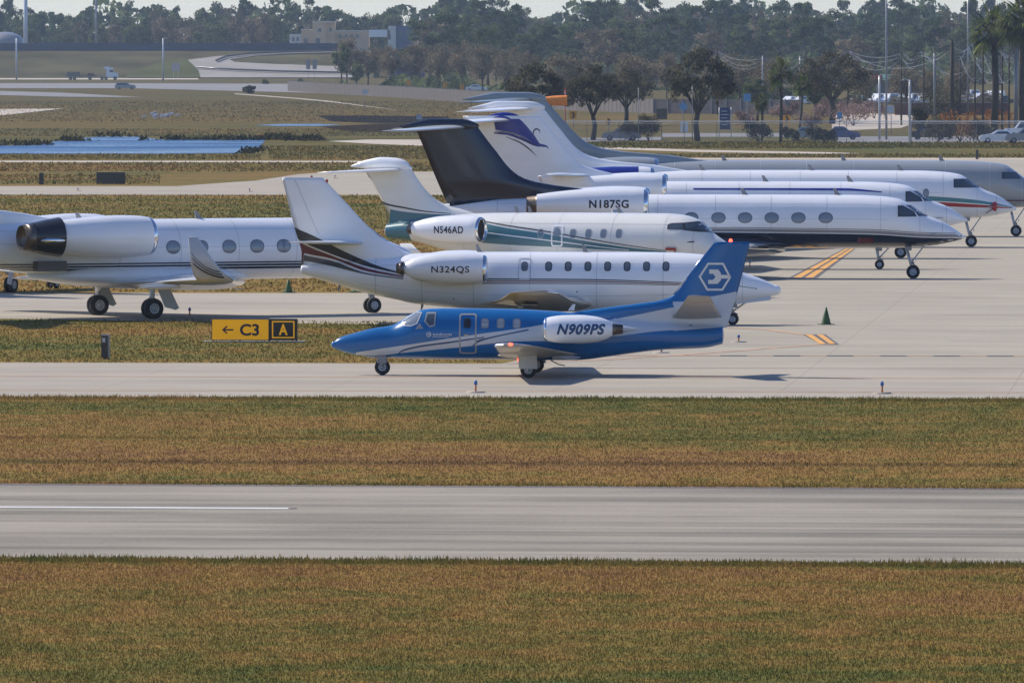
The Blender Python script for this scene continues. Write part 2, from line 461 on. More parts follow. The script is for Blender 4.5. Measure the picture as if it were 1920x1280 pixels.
class Frame:
    def __init__(s, px, py, heading):
        s.X, s.Y = G(px, py); s.a = R(heading); s.c = math.cos(s.a); s.s = math.sin(s.a)
    def P(s, px, py, yl=0.0):
        k = (px - 960)/F
        x = (k*(s.Y + yl*s.c) - s.X + yl*s.s)/(s.c - k*s.s)
        Y = s.Y + x*s.s + yl*s.c
        return (x, HC - (py - HY)*Y/F)
    def L(s, pts, yl=0.0): return [s.P(a, b, yl) for a, b in pts]
    def root(s, name, **k): return empty(name, (s.X, s.Y, 0), s.a, **k)
# ------------------------------------------------------------------ aircraft
def both(fn):
    for sg in (1, -1): fn(sg)

# ---- blue taxiing jet
def blue_jet():
    fr = Frame(998, 703.3, 176.6)
    root = fr.root('business_jet', label='blue and white light business jet taxiing in front with hexagon emblem on its fin', cat='business jet')
    L = lambda pts, yl=0.0: fr.L(pts, yl)
    top = L([(626,640),(634,634),(665,624),(699,615.5),(735,609.5),(750,602),(765,592.5),(780,584.5),(795,579.5),(834,577.5),(938,578.5),(1043,583.5),(1130,593),(1230,603),(1354,611)])
    bot = L([(626,652),(647,660),(673,665.5),(712,669),(756,671.5),(850,673.5),(938,674),(1010,675),(1078,675),(1130,670),(1180,663),(1240,656),(1323,652),(1354,645)])
    B = Body(top, bot, 0.82, 0.92, capF=.09, capB=.06)
    le = L([(985,617),(1000,600),(1110,580),(1180,571),(1240,563),(1256,557),(1300,503.5),(1341,453.5)]); te = L([(1363,614),(1385,540),(1407,452)])
    FN = Fin(le, te, .10)
    mb = MB(); B.mesh(mb, 'blue', .12)
    wt = [L([(665,661),(743,649.5),(860,631.5),(990,613.5),(1040,606),(1130,600),(1200,588),(1262,575)], .8), L([(665,665.5),(712,666.5),(746,662.5),(860,651),(965,640),(1043,638.5),(1154,630.5),(1234,621.5),(1300,618)], .8)]
    for sg in (1, -1):
        x1 = L([(1262,575)], .8)[0][0]
        deco(mb, shape(band(wt[0], wt[1], 60, x0=x1), .25, .08), [B, FN], sg, 'pale', .010)
        aft = L([(1262,575),(1305,561.5),(1353,553)], .5); lo2 = L([(1262,620.5),(1300,618),(1353,614.5)], .5)
        deco(mb, shape(band(aft, lo2, 24), .2, .08), [B, FN], sg, 'pale', .010)
        for a, b in (([(746,661),(757,654.5),(850,639),(908,631)], [(746,663),(757,657.5),(850,642),(908,633)]),
                     ([(886,647),(897,637),(915,632.5),(991,617)], [(886,649),(897,641.5),(915,635.5),(991,619.5)]),
                     ([(1130,599.5),(1150,596),(1262,573)], [(1130,602),(1150,599),(1262,577)])):
            deco(mb, shape(band(L(a, .8), L(b, .8), 30), .25, .08), [B, FN], sg, 'txtb' if a[0][0] < 1100 else 'blue', .014)
        tm = textmesh('zodcom', .02, 0, 1.05); c0 = L([(811,626),(847,626)], .8); zc = (L([(828,626.5)], .8)[0][1]); wd = abs(c0[1][0]-c0[0][0])
        deco(mb, textcut(tm, (c0[0][0]+c0[1][0])/2, zc, wd, .10, -sg, .2, .05), [B], sg, 'pale', .012)
        hx = L([(804,627)], .8)[0]
        hp = [(hx[0] + .095*math.cos(R(60*k)), hx[1] + .095*math.sin(R(60*k))) for k in range(6)]; hi = [(hx[0] + .068*math.cos(R(60*k)), hx[1] + .068*math.sin(R(60*k))) for k in range(6)]
        deco(mb, shape(ringpolys(hp, hi)[1:5] if sg < 0 else ringpolys(hp, hi), .2, .05), [B], sg, 'pale', .012)
        deco(mb, shape([[(hx[0]-.06,hx[1]-.02),(hx[0]+.03,hx[1]-.02),(hx[0]+.03,hx[1]+.02),(hx[0]-.06,hx[1]+.02)], [(c0[0][0],zc-.10),(c0[1][0]+.1,zc-.10),(c0[1][0]+.1,zc-.085),(c0[0][0],zc-.085)]], .2, .05), [B], sg, 'pale', .012)
    mb.build('fuselage', root)
    mb = MB(); FN.mesh(mb, 'blue')
    for sg in (1, -1):
        # white base of the fin
        U = L([(1290,565),(1305,561.5),(1383,546),(1400,542)]); D = L([(1290,620),(1400,620)])
        poly = band(U, D, 30, x0=L([(1381,560)])[0][0], x1=L([(1262,575)])[0][0])
        vs, fs = shape(poly, .12, .08)
        vs = finclamp(vs, FN)
        mb.add([(x, sg*(FN.surf(x, z, .009)[0]), z) for x, z in vs], fs, 'pale')
        hx = L([(1310,518.5),(1327,492.5),(1357,492.5),(1371,520),(1355.5,544.6),(1325.5,544.6)]); c = (sum(p[0] for p in hx)/6, sum(p[1] for p in hx)/6)
        inn = [(c[0] + (p[0]-c[0])*.86, c[1] + (p[1]-c[1])*.86) for p in hx]
        deco(mb, shape(ringpolys(hx, inn), .15, .1), [FN], sg, 'cream', .012)
        g = L([(1330,505),(1347,505),(1352,512.5),(1352,515.2),(1368,515.2),(1368,522),(1352,522),(1352,525),(1345.5,532),(1328,532),(1328,524.5),(1337,524.5),(1342,519),(1337,513),(1330,513)])
        deco(mb, shape([g], .15, .1), [FN], sg, 'cream', .012)
    f = mb.build('fin', root)
    mb = MB(); p = L([(1361,455),(1377,455),(1391,455)]); mb.tube([(p[0][0], 0, p[0][1] - .05), (p[2][0], 0, p[2][1] - .05)], .07, 'blue', 10)
    mb.build('fin_cap', root)
    mb = MB(); q = L([(1370,451)])[0]; mb.lathe([(-.06,.05),(0,.06),(.05,.04),(.065,0)], (q[0], 0, q[1]), (0,0,1), 'beacon', 12); mb.build('beacon', root)
    both(lambda sg: None)
    # bright leading edge of the fin
    mb = MB(); a = L([(1259,556),(1300,504),(1340,455)]); mb.tube([(x + .0, 0, z) for x, z in a], .022, 'chrome', 6); mb.build('leading_edge', f)
    for sg in (1, -1):
        mb = MB(); r0 = L([(1266,583)])[0]
        wingmesh(mb, [(r0[0] + .1, sg*.10, 2.0, 1.7), (r0[0] - .55, sg*2.9, 2.82, .75)], 'stabg', T=.08); mb.build('stabilizer', root)
        mb = MB(); lex = L([(945,660)])[0][0]
        wingmesh(mb, [(lex + .3, sg*.3, .74, 3.0), (lex + .05, sg*1.6, .80, 2.6), (lex - .15, sg*7.7, 1.28, 1.35), (lex - .45, sg*7.92, 1.31, .75)], 'stabg', T=.13, lemat='chrome'); wg = mb.build('wing', root)
        mb = MB(); mb.lathe([(-.05,.0),(0,.05),(.08,.06),(.16,.0)], (lex - .75, sg*7.9, 1.34), (1,0,0), 'beacon' if sg > 0 else 'glass', 10); mb.build('wing_tip_light', wg)  # near one glows red in place of a red reflection on the wing
        for yy in (2.4, 4.2):
            mb = MB(); mb.tube([(lex - 1.9, sg*yy, .78), (lex - 2.75, sg*yy, .70)], .07, 'mgrey', 8, .03); mb.build('flap_fairing', wg)
    prof = L([(1152,616),(1140,616),(1120,616),(1090,616),(1060,616),(1040,616),(1024,616)]); rs = [.22,.34,.44,.49,.48,.44,.37]
    prof = [(p[0], r) for p, r in zip(prof, rs)]; zc = L([(1090,617)], 1.2)[0][1]
    tm = textmesh('N909PS', .035, .28, 1.08)
    def dc(mb, nac, sg):
        c = L([(1044,616),(1135,616)], 1.6); w_ = abs(c[1][0] - c[0][0])
        deco(mb, textcut(tm, (c[0][0]+c[1][0])/2, nac.z0 + .01, w_, .37, -sg, .3, .04), [nac], sg, 'txtb', .010)
    for sg in (1, -1):
        engine(root, prof, 1.25, zc, sg, 'white', lip=.10, lipm='chrome', exh=[(0, .20), (-.35, .15)], deco_cb=dc, pylon=(prof[0][0], prof[-1][0] - .5, .5, zc, .12), pmat='pale')
        mb = MB(); mb.lathe([(prof[0][0]-.9, .01), (prof[0][0]-.4, .1), (prof[0][0]+.2, .2)], (0, sg*.95, zc - .0), (1,0,0), 'pale', 16, sy=1.6); mb.build('pylon_fairing', root)
    # cabin
    cs = L([(909,606.5),(938.5,606.5),(968.5,607)], .8); 
    for sg in (1, -1): cabin_windows(root, B, cs if sg > 0 else cs + L([(876,606)], .8), .27, .33, sg, 4, 'paneb', 'mgrey', .03)
    d = L([(860.5,588.5),(893.5,663)], .8); x0, x1 = sorted((d[0][0], d[1][0])); z1, z0 = d[0][1], d[1][1]
    P0 = rrect(x0, x1, z0, z1, .09); P1 = rrect(x0 + .055, x1 - .055, z0 + .055, z1 - .055, .06)
    mb = MB(); deco(mb, shape(ringpolys(P0, P1), .2, .06), [B], 1, 'silver', .016); dr = mb.build('door', root)
    c = L([(876,606)], .8)[0]; mb = MB(); deco(mb, shape([oval(c[0], c[1], .25, .34, 4)], .2, .06), [B], 1, 'black', .018); mb.build('door_window', dr)
    mb = MB(); c = L([(874,628)], .8)[0]; y, z = B.surf(c[0], c[1]); mb.box((c[0], y + .02, z), (.14, .03, .035), 'chrome'); mb.build('door_handle', dr)
    for sg in (1, -1):
        ws = L([(752,603.5),(764,594),(780,585.5),(791,586),(783,607),(770,612),(757,611)], .5)
        o = poly_part(root, B, ringpolys(ws, [(ws[0][0]*.06 + p[0]*.94 - .0, p[1]*.94 + .06*ws[4][1]) for p in ws]) if False else outline(ws, .03), sg, 'pale', 'windshield', .014)
        poly_part(o, B, [ws], sg, 'pane', 'pane', .010)
        sw = L([(799,586),(817,586),(816,611),(806,614),(795,603)], .7)
        o = poly_part(root, B, outline(sw, .05), sg, 'silver', 'cockpit_window', .014); poly_part(o, B, [sw], sg, 'glass', 'pane', .010)
        tw = L([(787,606),(794,616),(778,617)], .7)
        o = poly_part(root, B, outline(tw, .02), sg, 'silver', 'cockpit_window', .014); poly_part(o, B, [tw], sg, 'paneb', 'pane', .010)
    # crew member seen in the side window: dark headset shape
    gx = L([(717,690)])[0][0]
    nose_gear(root, gx, L([(717,668)])[0][1], .27, dual=False, rake=.12)
    for sg in (1, -1):
        main_gear(root, 0, 2.35, .95, .28, dual=False, sg=sg, door=[(-.32,.32),(-.30,.95),(.36,.98),(.30,.32)], dm='lowgrey')
    c = L([(1070,581)])[0]; blade(root, c[0] + .1, c[1] - .02, .22, .22, .1, mat='pale')
    c = L([(1046,676)])[0]; mb = MB(); mb.tube([(c[0] + .25, 0, c[1] + .02), (c[0], 0, c[1] - .12), (c[0] - .25, 0, c[1] - .17)], .02, 'black', 6); mb.build('drain_mast', root)
    mb = MB(); c = L([(975,675)])[0]; mb.lathe([(-.09,0),(-.07,.05),(0,.07)], (c[0], .55, c[1] + .06), (0,0,1), 'beacon', 12); mb.build('belly_beacon', root)
    # pilot
    mb = MB(); c = L([(806,600)], .35)[0]
    mb.lathe([(-.13,0),(-.11,.06),(-.03,.09),(.06,.085),(.11,.05),(.12,0)], (c[0], .35, c[1]), (0,0,1), 'dgrey', 14)
    return fr
blue_jet()

# ---- white jet with red and black tail bands
def red_band_jet():
    fr = Frame(1374, 609, -3.0); root = fr.root('business_jet', label='white business jet with red and black tail bands, right behind the blue jet', cat='business jet')
    L = lambda pts, yl=0.0: fr.L(pts, yl)
    top = L([(568,497),(590,494),(640,490),(700,484),(745,481),(774,475.5),(895,472),(1200,472.5),(1262,473.5),(1322,477.5),(1352,486),(1374,500),(1392,510),(1422,520.5),(1453,534)])
    bot = L([(568,514),(630,533),(676,547),(740,561),(782,570),(850,577),(895,580),(1000,584),(1130,584),(1250,581),(1320,577),(1400,566),(1440,558),(1453,554)])
    B = Body(top, bot, 1.15, 1.0, capF=.25, capB=.10)
    le = L([(840,503),(800,481),(770,475),(758,471),(740,461),(717,447.5),(688,422),(648,379),(605,333)]); te = L([(566,500),(567,487),(552,427),(528,331.5)])
    FN = Fin(le, te, .09)
    def bands(mb, sf, xa=None, xb=None, off=.012):
        U = L([(545,422),(552,426),(590,443),(648,472),(705,496),(758,511)]); a = L([(545,437),(560,449),(619,475),(691,499),(759,513.5)]); 
        b0 = L([(545,441),(560,453),(619,478),(691,502.5),(759,516)]); b1 = L([(545,462),(566,473),(619,484),(691,508),(759,519)])
        c0 = L([(545,468),(566,477),(619,488),(691,511),(759,520)]); c1 = L([(545,488),(567,489),(619,498),(691,514),(759,522.5)])
        for sg in (1, -1):
            for u, l, m in ((U, a, 'black'), (b0, b1, 'maroon'), (c0, c1, 'dgrey')):
                x0 = L([(572,490)])[0][0]; vs, fs = shape(band(u, l, 60), .15, .08)
                vs = finclamp(vs, FN, B)
                deco(mb, (vs, fs), sf, sg, m, off)
    mb = MB(); B.mesh(mb, 'white'); seams(mb, B, [B.x1 - q for q in (1.3, 2.2, 4.5, 7.2, 9.9, 12.2, 14.3, 16.2)], zf=(.62, -.45))
    for sg in (1, -1):
        for u, l, m in (([(905,521.7),(1100,523),(1280,529),(1340,531),(1417,541)], [(905,524.2),(1100,525.2),(1280,530.4),(1340,532.4),(1417,542)], 'black'),
                        ([(905,525.6),(1100,526.6),(1280,531.6),(1340,533.5)], [(905,528),(1100,528.8),(1280,533),(1340,534.5)], 'maroon'),
                        ([(905,529.6),(1100,530.6),(1280,534),(1340,535.4)], [(905,531.8),(1100,532.2),(1280,535.2),(1340,536.2)], 'dgrey')):
            deco(mb, shape(band(L(u, -1.1), L(l, -1.1), 50), .3, .06), [B], sg, m)
        for px, py, r in ((1082,547,.035),(1417,542,.03),(850,560,.03)):
            c = L([(px, py)], -1.1)[0]; deco(mb, shape([oval(c[0], c[1], r*2, r*2)], .2, .05), [B], sg, 'mgrey', .009)
    bands(mb, [B, FN])
    mb.build('fuselage', root)
    mb = MB(); FN.mesh(mb, 'white'); 
    for sg in (1, -1):   # rudder hinge line
        hl = L([(552,336),(560,352),(580,400),(598,440)]); deco(mb, shape([[(hl[i][0]-.012, hl[i][1]), (hl[i][0]+.012, hl[i][1]), (hl[i+1][0]+.012, hl[i+1][1]), (hl[i+1][0]-.012, hl[i+1][1])] for i in range(3)], .2, .2), [FN], sg, 'line', .006)
    f = mb.build('fin', root)
    mb = MB(); c = L([(584,331)])[0]; mb.lathe([(-.03,.05),(.02,.05),(.06,0)], (c[0], 0, c[1]), (0,0,1), 'red', 10); mb.build('fin_light', f)
    mb = MB(); c = L([(613,340)])[0]; mb.lathe([(-.06,.04),(.05,.06),(.10,0)], (c[0], 0, c[1]), (0,0,1), 'red', 10); mb.build('fin_probe', f)
    for sg in (1, -1):
        r0 = L([(683,456)])[0]; mb = MB(); wingmesh(mb, [(r0[0], sg*.05, r0[1], 2.5), (r0[0] - 1.75, sg*3.9, r0[1] + .12, 1.1), (r0[0] - 2.0, sg*4.0, r0[1] + .13, .8)], 'white', T=.08, lemat='pale'); mb.build('stabilizer', root)
        x0 = L([(1098,580)])[0][0]; mb = MB()
        wingmesh(mb, [(x0 + .5, sg*.4, .85, 5.0), (x0, sg*1.2, .90, 4.0), (x0 - .35, sg*5.0, 1.15, 2.9), (x0 - .7, sg*9.0, 1.55, 1.9), (x0 - 1.1, sg*9.5, 1.60, 1.2)], 'stabg', T=.12, lemat='chrome'); wg = mb.build('wing', root)
        mb = MB(); mb.box((x0 - 2.0, sg*5.2, .98), (.6, 1.3, .04), 'mgrey'); mb.build('gear_bay_panel', wg)
        main_gear(root, L([(980,600)])[0][0], 1.6, .95, .36, sg=sg)
    prof = [(757,.20),(775,.42),(800,.56),(830,.64),(864,.66),(890,.62),(905,.56),(913,.52)]
    pf = [(L([(a, 505)], -1.75)[0][0], r) for a, r in prof]; zc = L([(850,503.5)], -1.75)[0][1]
    tm = textmesh('N324QS', .016, 0, 1.1)
    def dc(mb, nac, sg):
        c = L([(808.5,506),(880,506)], -2.4); w_ = abs(c[1][0]-c[0][0])
        deco(mb, textcut(tm, (c[0][0]+c[1][0])/2, c[0][1], w_, .31, -sg, .3, .05), [nac], sg, 'txt', .01)
    for sg in (1, -1): engine(root, pf, 1.78, zc, sg, 'white', lip=.14, exh=[(-.0, .3), (-.3, .2)], deco_cb=dc, pylon=(pf[0][0] + .2, pf[-1][0] - .6, .8, zc, .12))
    cs = L([(x, 499.8) for x in (1028.4,1065,1102,1139,1175.5,1212,1248.4)], -1.1)
    for sg in (1, -1): cabin_windows(root, B, cs, .28, .38, sg, 3, 'frame', 'black', .035)
    d = L([(971.5,484.5),(995.5,524)], -1.1); x0, x1 = sorted((d[0][0], d[1][0])); z1, z0 = d[0][1], d[1][1]
    for sg in (-1,):
        P0 = rrect(x0, x1, z0, z1, .09); P1 = rrect(x0 + .035, x1 - .035, z0 + .035, z1 - .035, .06)
        mb = MB(); deco(mb, shape(ringpolys(P0, P1), .2, .06), [B], sg, 'line', .014); dr = mb.build('door', root, label='outlined overwing exit with one window')
        c = L([(983.3,499.8)], -1.1)[0]; mb = MB(); deco(mb, shape([oval(c[0], c[1], .28, .38, 3)], .2, .06), [B], sg, 'frame', .016); mb.build('door_window', dr)
    for sg in (1, -1):
        ws = L([(1336,487),(1356,489),(1372,500),(1384,507),(1366,511),(1340,508)], -.6)
        poly_part(root, B, [ws], sg, 'glass', 'windshield')
    nose_gear(root, 0, L([(1374,566)])[0][1], .24, dual=True, rake=.1)
    # open nose gear doors
    mb = MB(); q = L([(1380,566),(1445,553),(1445,562),(1380,570)]); 
    for sg in (1, -1): mb.add([(x, sg*.35, z) for x, z in q] + [(x, sg*.38, z) for x, z in q], [(0,1,2,3),(7,6,5,4),(0,4,5,1),(1,5,6,2),(2,6,7,3),(3,7,4,0)], 'pale', False)
    mb.build('nose_gear_door', root)
    for px, py in ((905,473),(1104,473.5)): c = L([(px, py)])[0]; blade(root, c[0], c[1] - .03, .36, .22, -.0 + .12)
    for px, py in ((795,572),(640,536)): c = L([(px, py)])[0]; blade(root, c[0], c[1] + .03, .25, .12, .05, True)
red_band_jet()

# ---- cream jet with teal sweep, nose turned towards the camera
def teal_jet():
    fr = Frame(1050, 553, -26.0); root = fr.root('business_jet', label='cream business jet with teal stripes, T-tail and open round engine inlet, between the white jets', cat='business jet')
    L = lambda pts, yl=0.0: fr.L(pts, yl)
    top = L([(728,420),(745,417),(776,412),(820,406),(873,401),(931,399),(1160,399),(1251,400),(1285,403.5),(1309,412),(1324,424),(1332,433),(1345,443),(1356,450),(1372,464)])
    bot = L([(728,446),(779,453),(818,464),(856,476),(900,486),(960,492),(1050,498),(1160,500),(1280,498),(1345,490),(1372,478)])
    B = Body(top, bot, 1.12, 1.0, capF=.3, capB=.08)
    le = L([(925,427),(900,405),(873,394),(841,386),(807,365),(784,337),(771,316),(763,306)]); te = L([(744,425),(740,417),(716,377),(691,332),(680,312)])
    FN = Fin(le, te, .10)
    mb = MB(); B.mesh(mb, 'cream'); seams(mb, B, [B.x1 - q for q in (1.5, 2.9, 5.5, 8.2, 10.6, 13)], zf=(.6,))
    for sg in (1, -1):
        for u, l, m in (([(905,414),(945,421),(1020,432),(1100,446),(1180,459.5),(1249,469.5)], [(905,416.5),(945,423.3),(1020,434.2),(1100,448),(1180,461),(1249,470.5)], 'black'),
                        ([(905,418.5),(945,426.5),(1020,438),(1100,452),(1180,464),(1249,471.5)], [(905,455),(960,459),(1050,463),(1120,467),(1180,470.5),(1249,474.5)], 'teal'),
                        ([(905,434),(960,441),(1050,452),(1120,461),(1180,468)], [(905,436),(960,443),(1050,454),(1120,462.6),(1180,469.2)], 'white')):
            deco(mb, shape(band(L(u, -1.0), L(l, -1.0), 50), .3, .07), [B], sg, m, .010 if m != 'white' else .014)
        deco(mb, shape(band(L([(728,420),(745,418),(776,414)]), L([(728,446),(745,448),(776,452)]), 12), .15, .06), [B], sg, 'teal', .01)
        c = L([(768,428)], -.4)[0]; deco(mb, shape([[(c[0]-.12,c[1]-.1),(c[0]+.12,c[1]-.1),(c[0]+.12,c[1]+.1),(c[0]-.12,c[1]+.1)]], .2, .06), [B], sg, 'black', .014)
    mb.build('fuselage', root)
    mb = MB(); FN.mesh(mb, 'cream')
    for sg in (1, -1):
        for u, l, m in (([(715,376),(722,380),(760,388),(800,395),(850,400)], [(715,379.5),(722,383.5),(760,391),(800,397),(850,401)], 'black'),
                        ([(720,386),(727,390.5),(760,397),(800,400.5),(850,403)], [(720,404),(740,412),(760,415),(800,416),(850,412)], 'teal')):
            vs, fs = shape(band(L(u), L(l), 40), .15, .08)
            deco(mb, (finclamp(vs, FN, B), fs), [FN, B], sg, m, .01)
    mb.build('fin', root)
    bu = L([(658,311),(680,302),(700,297),(715,294.7),(745,296.5),(763,303),(769,312)]); bl = L([(658,313),(680,316),(700,317),(715,318),(745,320),(763,321),(769,320)])
    mb = MB(); BB = Body(bu, bl, .22, .6, capF=.1, capB=.02); BB.mesh(mb, 'white', .1, 24); mb.build('fin_bullet', root)
    r0 = L([(757,319)])[0]
    for sg in (1, -1):
        mb = MB(); wingmesh(mb, [(r0[0], sg*.05, r0[1], 1.9), (r0[0] - 1.9, sg*3.4, r0[1] - .08, .85)], 'white', T=.09); mb.build('stabilizer', root)
        x0 = L([(1120,498)])[0][0]; mb = MB(); wingmesh(mb, [(x0, sg*.5, 1.35, 4.0), (x0 - 3.9, sg*9.3, 1.75, 1.1), (x0 - 4.6, sg*9.6, 2.5, .6, (-.8, .5))], 'white', T=.11); mb.build('wing', root)
        main_gear(root, L([(1010,540)])[0][0], 1.5, 1.5, .36, sg=sg)
    pts = [(776,.30),(800,.48),(830,.60),(862,.64),(890,.62),(905,.55)]
    pf = [(L([(a, 430)], -1.9)[0][0], r) for a, r in pts]; zc = L([(856,430)], -1.9)[0][1]
    tm = textmesh('N546AD', .022, 0, 1.1)
    def dc(mb, nac, sg):
        c = L([(813.5,430.5),(869,430)], -2.5); w_ = abs(c[1][0]-c[0][0])
        deco(mb, textcut(tm, (c[0][0]+c[1][0])/2, c[0][1], w_, .33, -sg, .3, .05), [nac], sg, 'txt', .01)
    for sg in (1, -1): engine(root, pf, 1.9, zc, sg, 'white', lip=.12, exh=[(0, .26), (-.25, .22)], deco_cb=dc, pylon=(pf[0][0], pf[-1][0] - .5, .8, zc, .12))
    cs = L([(x, 438) for x in (1014.6,1075,1104,1132,1161)], -1.05)
    for sg in (1, -1): cabin_windows(root, B, cs, .31, .42, sg, 3.4, 'pane', 'silver', .03)
    for sg in (-1, 1):
        d = L([(1034.5,422),(1056,462.5)], -1.05); x0, x1 = sorted((d[0][0], d[1][0])); z1, z0 = d[0][1], d[1][1]
        P0 = rrect(x0, x1, z0, z1, .1); P1 = rrect(x0 + .07, x1 - .07, z0 + .07, z1 - .07, .06)
        mb = MB(); deco(mb, shape(ringpolys(P0, P1), .2, .06), [B], sg, 'white', .018); dr = mb.build('door', root, label='white outlined exit door over the teal stripes')
        c = L([(1045,436)], -1.05)[0]; mb = MB(); deco(mb, shape([oval(c[0], c[1], .30, .42, 3)], .2, .06), [B], sg, 'pane', .018); mb.build('door_window', dr)
        s1 = L([(1251,421),(1258,418.5),(1279,418),(1284,431),(1252,430)], -.95); s2 = L([(1284,418),(1303,415.5),(1313,419),(1325,428),(1333,437),(1310,434.5),(1288,431.5)], -.6)
        for q, nm in ((s1, 'cockpit_window'), (s2, 'windshield')):
            o = poly_part(root, B, outline(q, .05), sg, 'black', nm, .016); poly_part(o, B, [q], sg, 'glass', 'pane', .011)
    mb = MB(); c = L([(1258,467)], -1.1)[0]; mb.box((c[0], -1.12, c[1]), (.5, .08, .12), 'red'); mb.tube([(c[0]+.2,-1.1,c[1]), (c[0]+.2,-1.14,c[1]-.3)], .03, 'red'); mb.build('probe_cover', root)
    mb = MB(); c = L([(1290,454)], -.95)[0]; mb.tube([(c[0]-.1,-.95,c[1]-.12),(c[0],-1.0,c[1]),(c[0]+.3,-.95,c[1]+.02)], .03, 'black'); mb.build('probe', root)
    nose_gear(root, L([(1300,545)])[0][0], 1.3, .25, rake=.15)
    for px in (975,1000,1167): c = L([(px, 400)])[0]; blade(root, c[0], c[1] - .03, .36, .22, .12)
teal_jet()

# ---- long-range T-tail jets (one family of shapes, each with its own proportions and livery)
def long_jet(fr, label, fx=1.0, fz=1.0, body='white', fin='white', nacm='white', stab='white', ng=0.0, nac=(-12.8, 3.62, .80), reg=None,
             wins=(), winwh=(.70, .52), livery=None, finlivery=None, winglet=True, glasspts=None, nose_drop=0.0, gearx=None, exh=None, doorpt=None, topfin=None, wingdx=0.0, covers=False, bulx=-24.9, bulm=None, lex=0.0, gy=2.05):
    root = fr.root('business_jet', label=label, cat='business jet')
    X = lambda x: x if x > -1 else -1 + (x + 1)*fx
    Z = lambda z: z*fz
    T = [(X(a), Z(b)) for a, b in [(-23.3,3.55),(-22.7,3.62),(-20,3.85),(-17,3.98),(-15.8,4.02),(-12.8,4.08),(-9.8,4.08),(-2.9,4.06),(-1.47,3.99),(-.65,3.86),(-.2,3.62),(.54,3.13),(1.45,2.76),(2.1,2.36),(2.42,2.12)]]
    Bt = [(X(a), Z(b)) for a, b in [(-23.3,3.15),(-22.7,3.05),(-20,2.55),(-17,2.02),(-15,1.68),(-13,1.52),(-10,1.5),(-3.15,1.52),(.0,1.54),(.62,1.58),(1.7,1.74),(2.42,1.93)]]
    B = Body(T, Bt, 1.24*fz, 1.0, capF=.12, capB=.08)
    LE = [(-13.6,3.9),(-15.2,4.18),(-16.2,4.37),(-17.6,4.55),(-18.6,4.75),(-19.25,5.05),(-20.3,6.23),(-21.3,7.55)]
    LE = [(-12.8,3.4)] + [(a + (lex if b > 4.5 else 0), b) for a, b in LE]
    TE = [(-22.5,3.4),(-22.66,3.7),(-24.1,7.1),(-24.3,7.55)]
    FN = Fin([(X(a), Z(b)) for a, b in LE], [(X(a), Z(b)) for a, b in TE], .10)
    mb = MB(); B.mesh(mb, body); seams(mb, B, [B.x1 - q for q in (1.0, 2.1, 4.0, 6.6, 9.3, 12.0, 14.8, 17.5, 20.2, 22.6)], zf=(.66, .1))
    # wing root fairing below
    if livery: livery(mb, B, FN, X, Z)
    mb.build('fuselage', root)
    fb = MB(); fm = Body([(X(-15.6), Z(1.9)), (X(-14), Z(2.2)), (X(-11), Z(2.3)), (X(-8), Z(2.2)), (X(-6), Z(1.85))], [(X(-15.6), Z(1.6)), (X(-14), Z(1.35)), (X(-11), Z(1.18)), (X(-8), Z(1.25)), (X(-6), Z(1.5))], 1.32*fz, 3.0, capF=.5, capB=.5)
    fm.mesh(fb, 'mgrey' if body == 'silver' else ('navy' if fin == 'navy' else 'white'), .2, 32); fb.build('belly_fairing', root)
    mb = MB(); FN.mesh(mb, fin)
    if finlivery: finlivery(mb, FN, X, Z)
    mb.build('fin', root)
    bs = min(lex, 0)*fx
    bu = [(X(bulx), Z(7.38)), (X(bulx + .6), Z(7.55)), (X(bulx + 1.5), Z(7.74)), (X(-22), Z(7.74)), (X(-21.5), Z(7.66)), (X(-21.2), Z(7.52))]; bl = [(X(bulx), Z(7.30)), (X(bulx + .6), Z(7.22)), (X(bulx + 1.5), Z(7.15)), (X(-22), Z(7.12)), (X(-21.5), Z(7.16)), (X(-21.2), Z(7.28))]
    bu = [(a + bs, b) for a, b in bu]; bl = [(a + bs, b) for a, b in bl]
    mb = MB(); Body(bu, bl, .2, .7, capF=.12, capB=.1).mesh(mb, topfin or fin, .1, 24); mb.build('fin_bullet', root)
    for sg in (1, -1):
        mb = MB(); wingmesh(mb, [(X(-21.7) + bs, sg*.05, Z(7.32), 2.5*fz), (X(-21.7) + bs - 2.7*fz, sg*4.9*fz, Z(7.32) - .12, 1.2*fz), (X(-21.7) + bs - 3.1*fz, sg*5.05*fz, Z(7.32) - .12, .8*fz)], stab, T=.09); mb.build('stabilizer', root)
        mb = MB(); xr = X(-7.0) + wingdx; tp = 11.4*fz
        secs = [(xr + .8, sg*.4, Z(1.42), 7.2*fz), (xr, sg*1.3, Z(1.46), 5.6*fz), (xr - 1.9, sg*4.8, Z(1.58), 3.7*fz), (xr - 5.1*fz, sg*tp, Z(1.85), 1.7*fz)]
        if winglet: secs += [(xr - 5.55*fz, sg*(tp + .13), Z(2.05), 1.45*fz, (-sg*.8, .6)), (xr - 6.0*fz, sg*(tp + .2), Z(2.45), 1.15*fz, (-sg*1, .15)), (xr - 6.95*fz, sg*(tp + .38), Z(3.6), .42*fz, (-sg*1, .12))]
        wingmesh(mb, secs, 'wing', T=.11, lemat='chrome'); wg = mb.build('wing', root)
        for yy in (3.2, 6.2, 8.8):
            mb = MB(); cx = xr - (yy*.46) - 3.2*fz; mb.lathe([(-.9,0),(-.5,.07),(.1,.11),(.7,.08),(1.1,0)], (cx, sg*yy, Z(1.50)), (1,0,0), 'wing', 10); mb.build('flap_fairing', wg)
        gx = gearx if gearx is not None else X(-11.6)
        main_gear(root, gx, gy, Z(1.6), .43, sg=sg, door=[(-.05,1.5),(.5,1.5),(1.05,.45),(.9,.36),(.40,.50)], dm='lowgrey')
    lx, z0, r = nac; Ln = 5.4*fz**.5
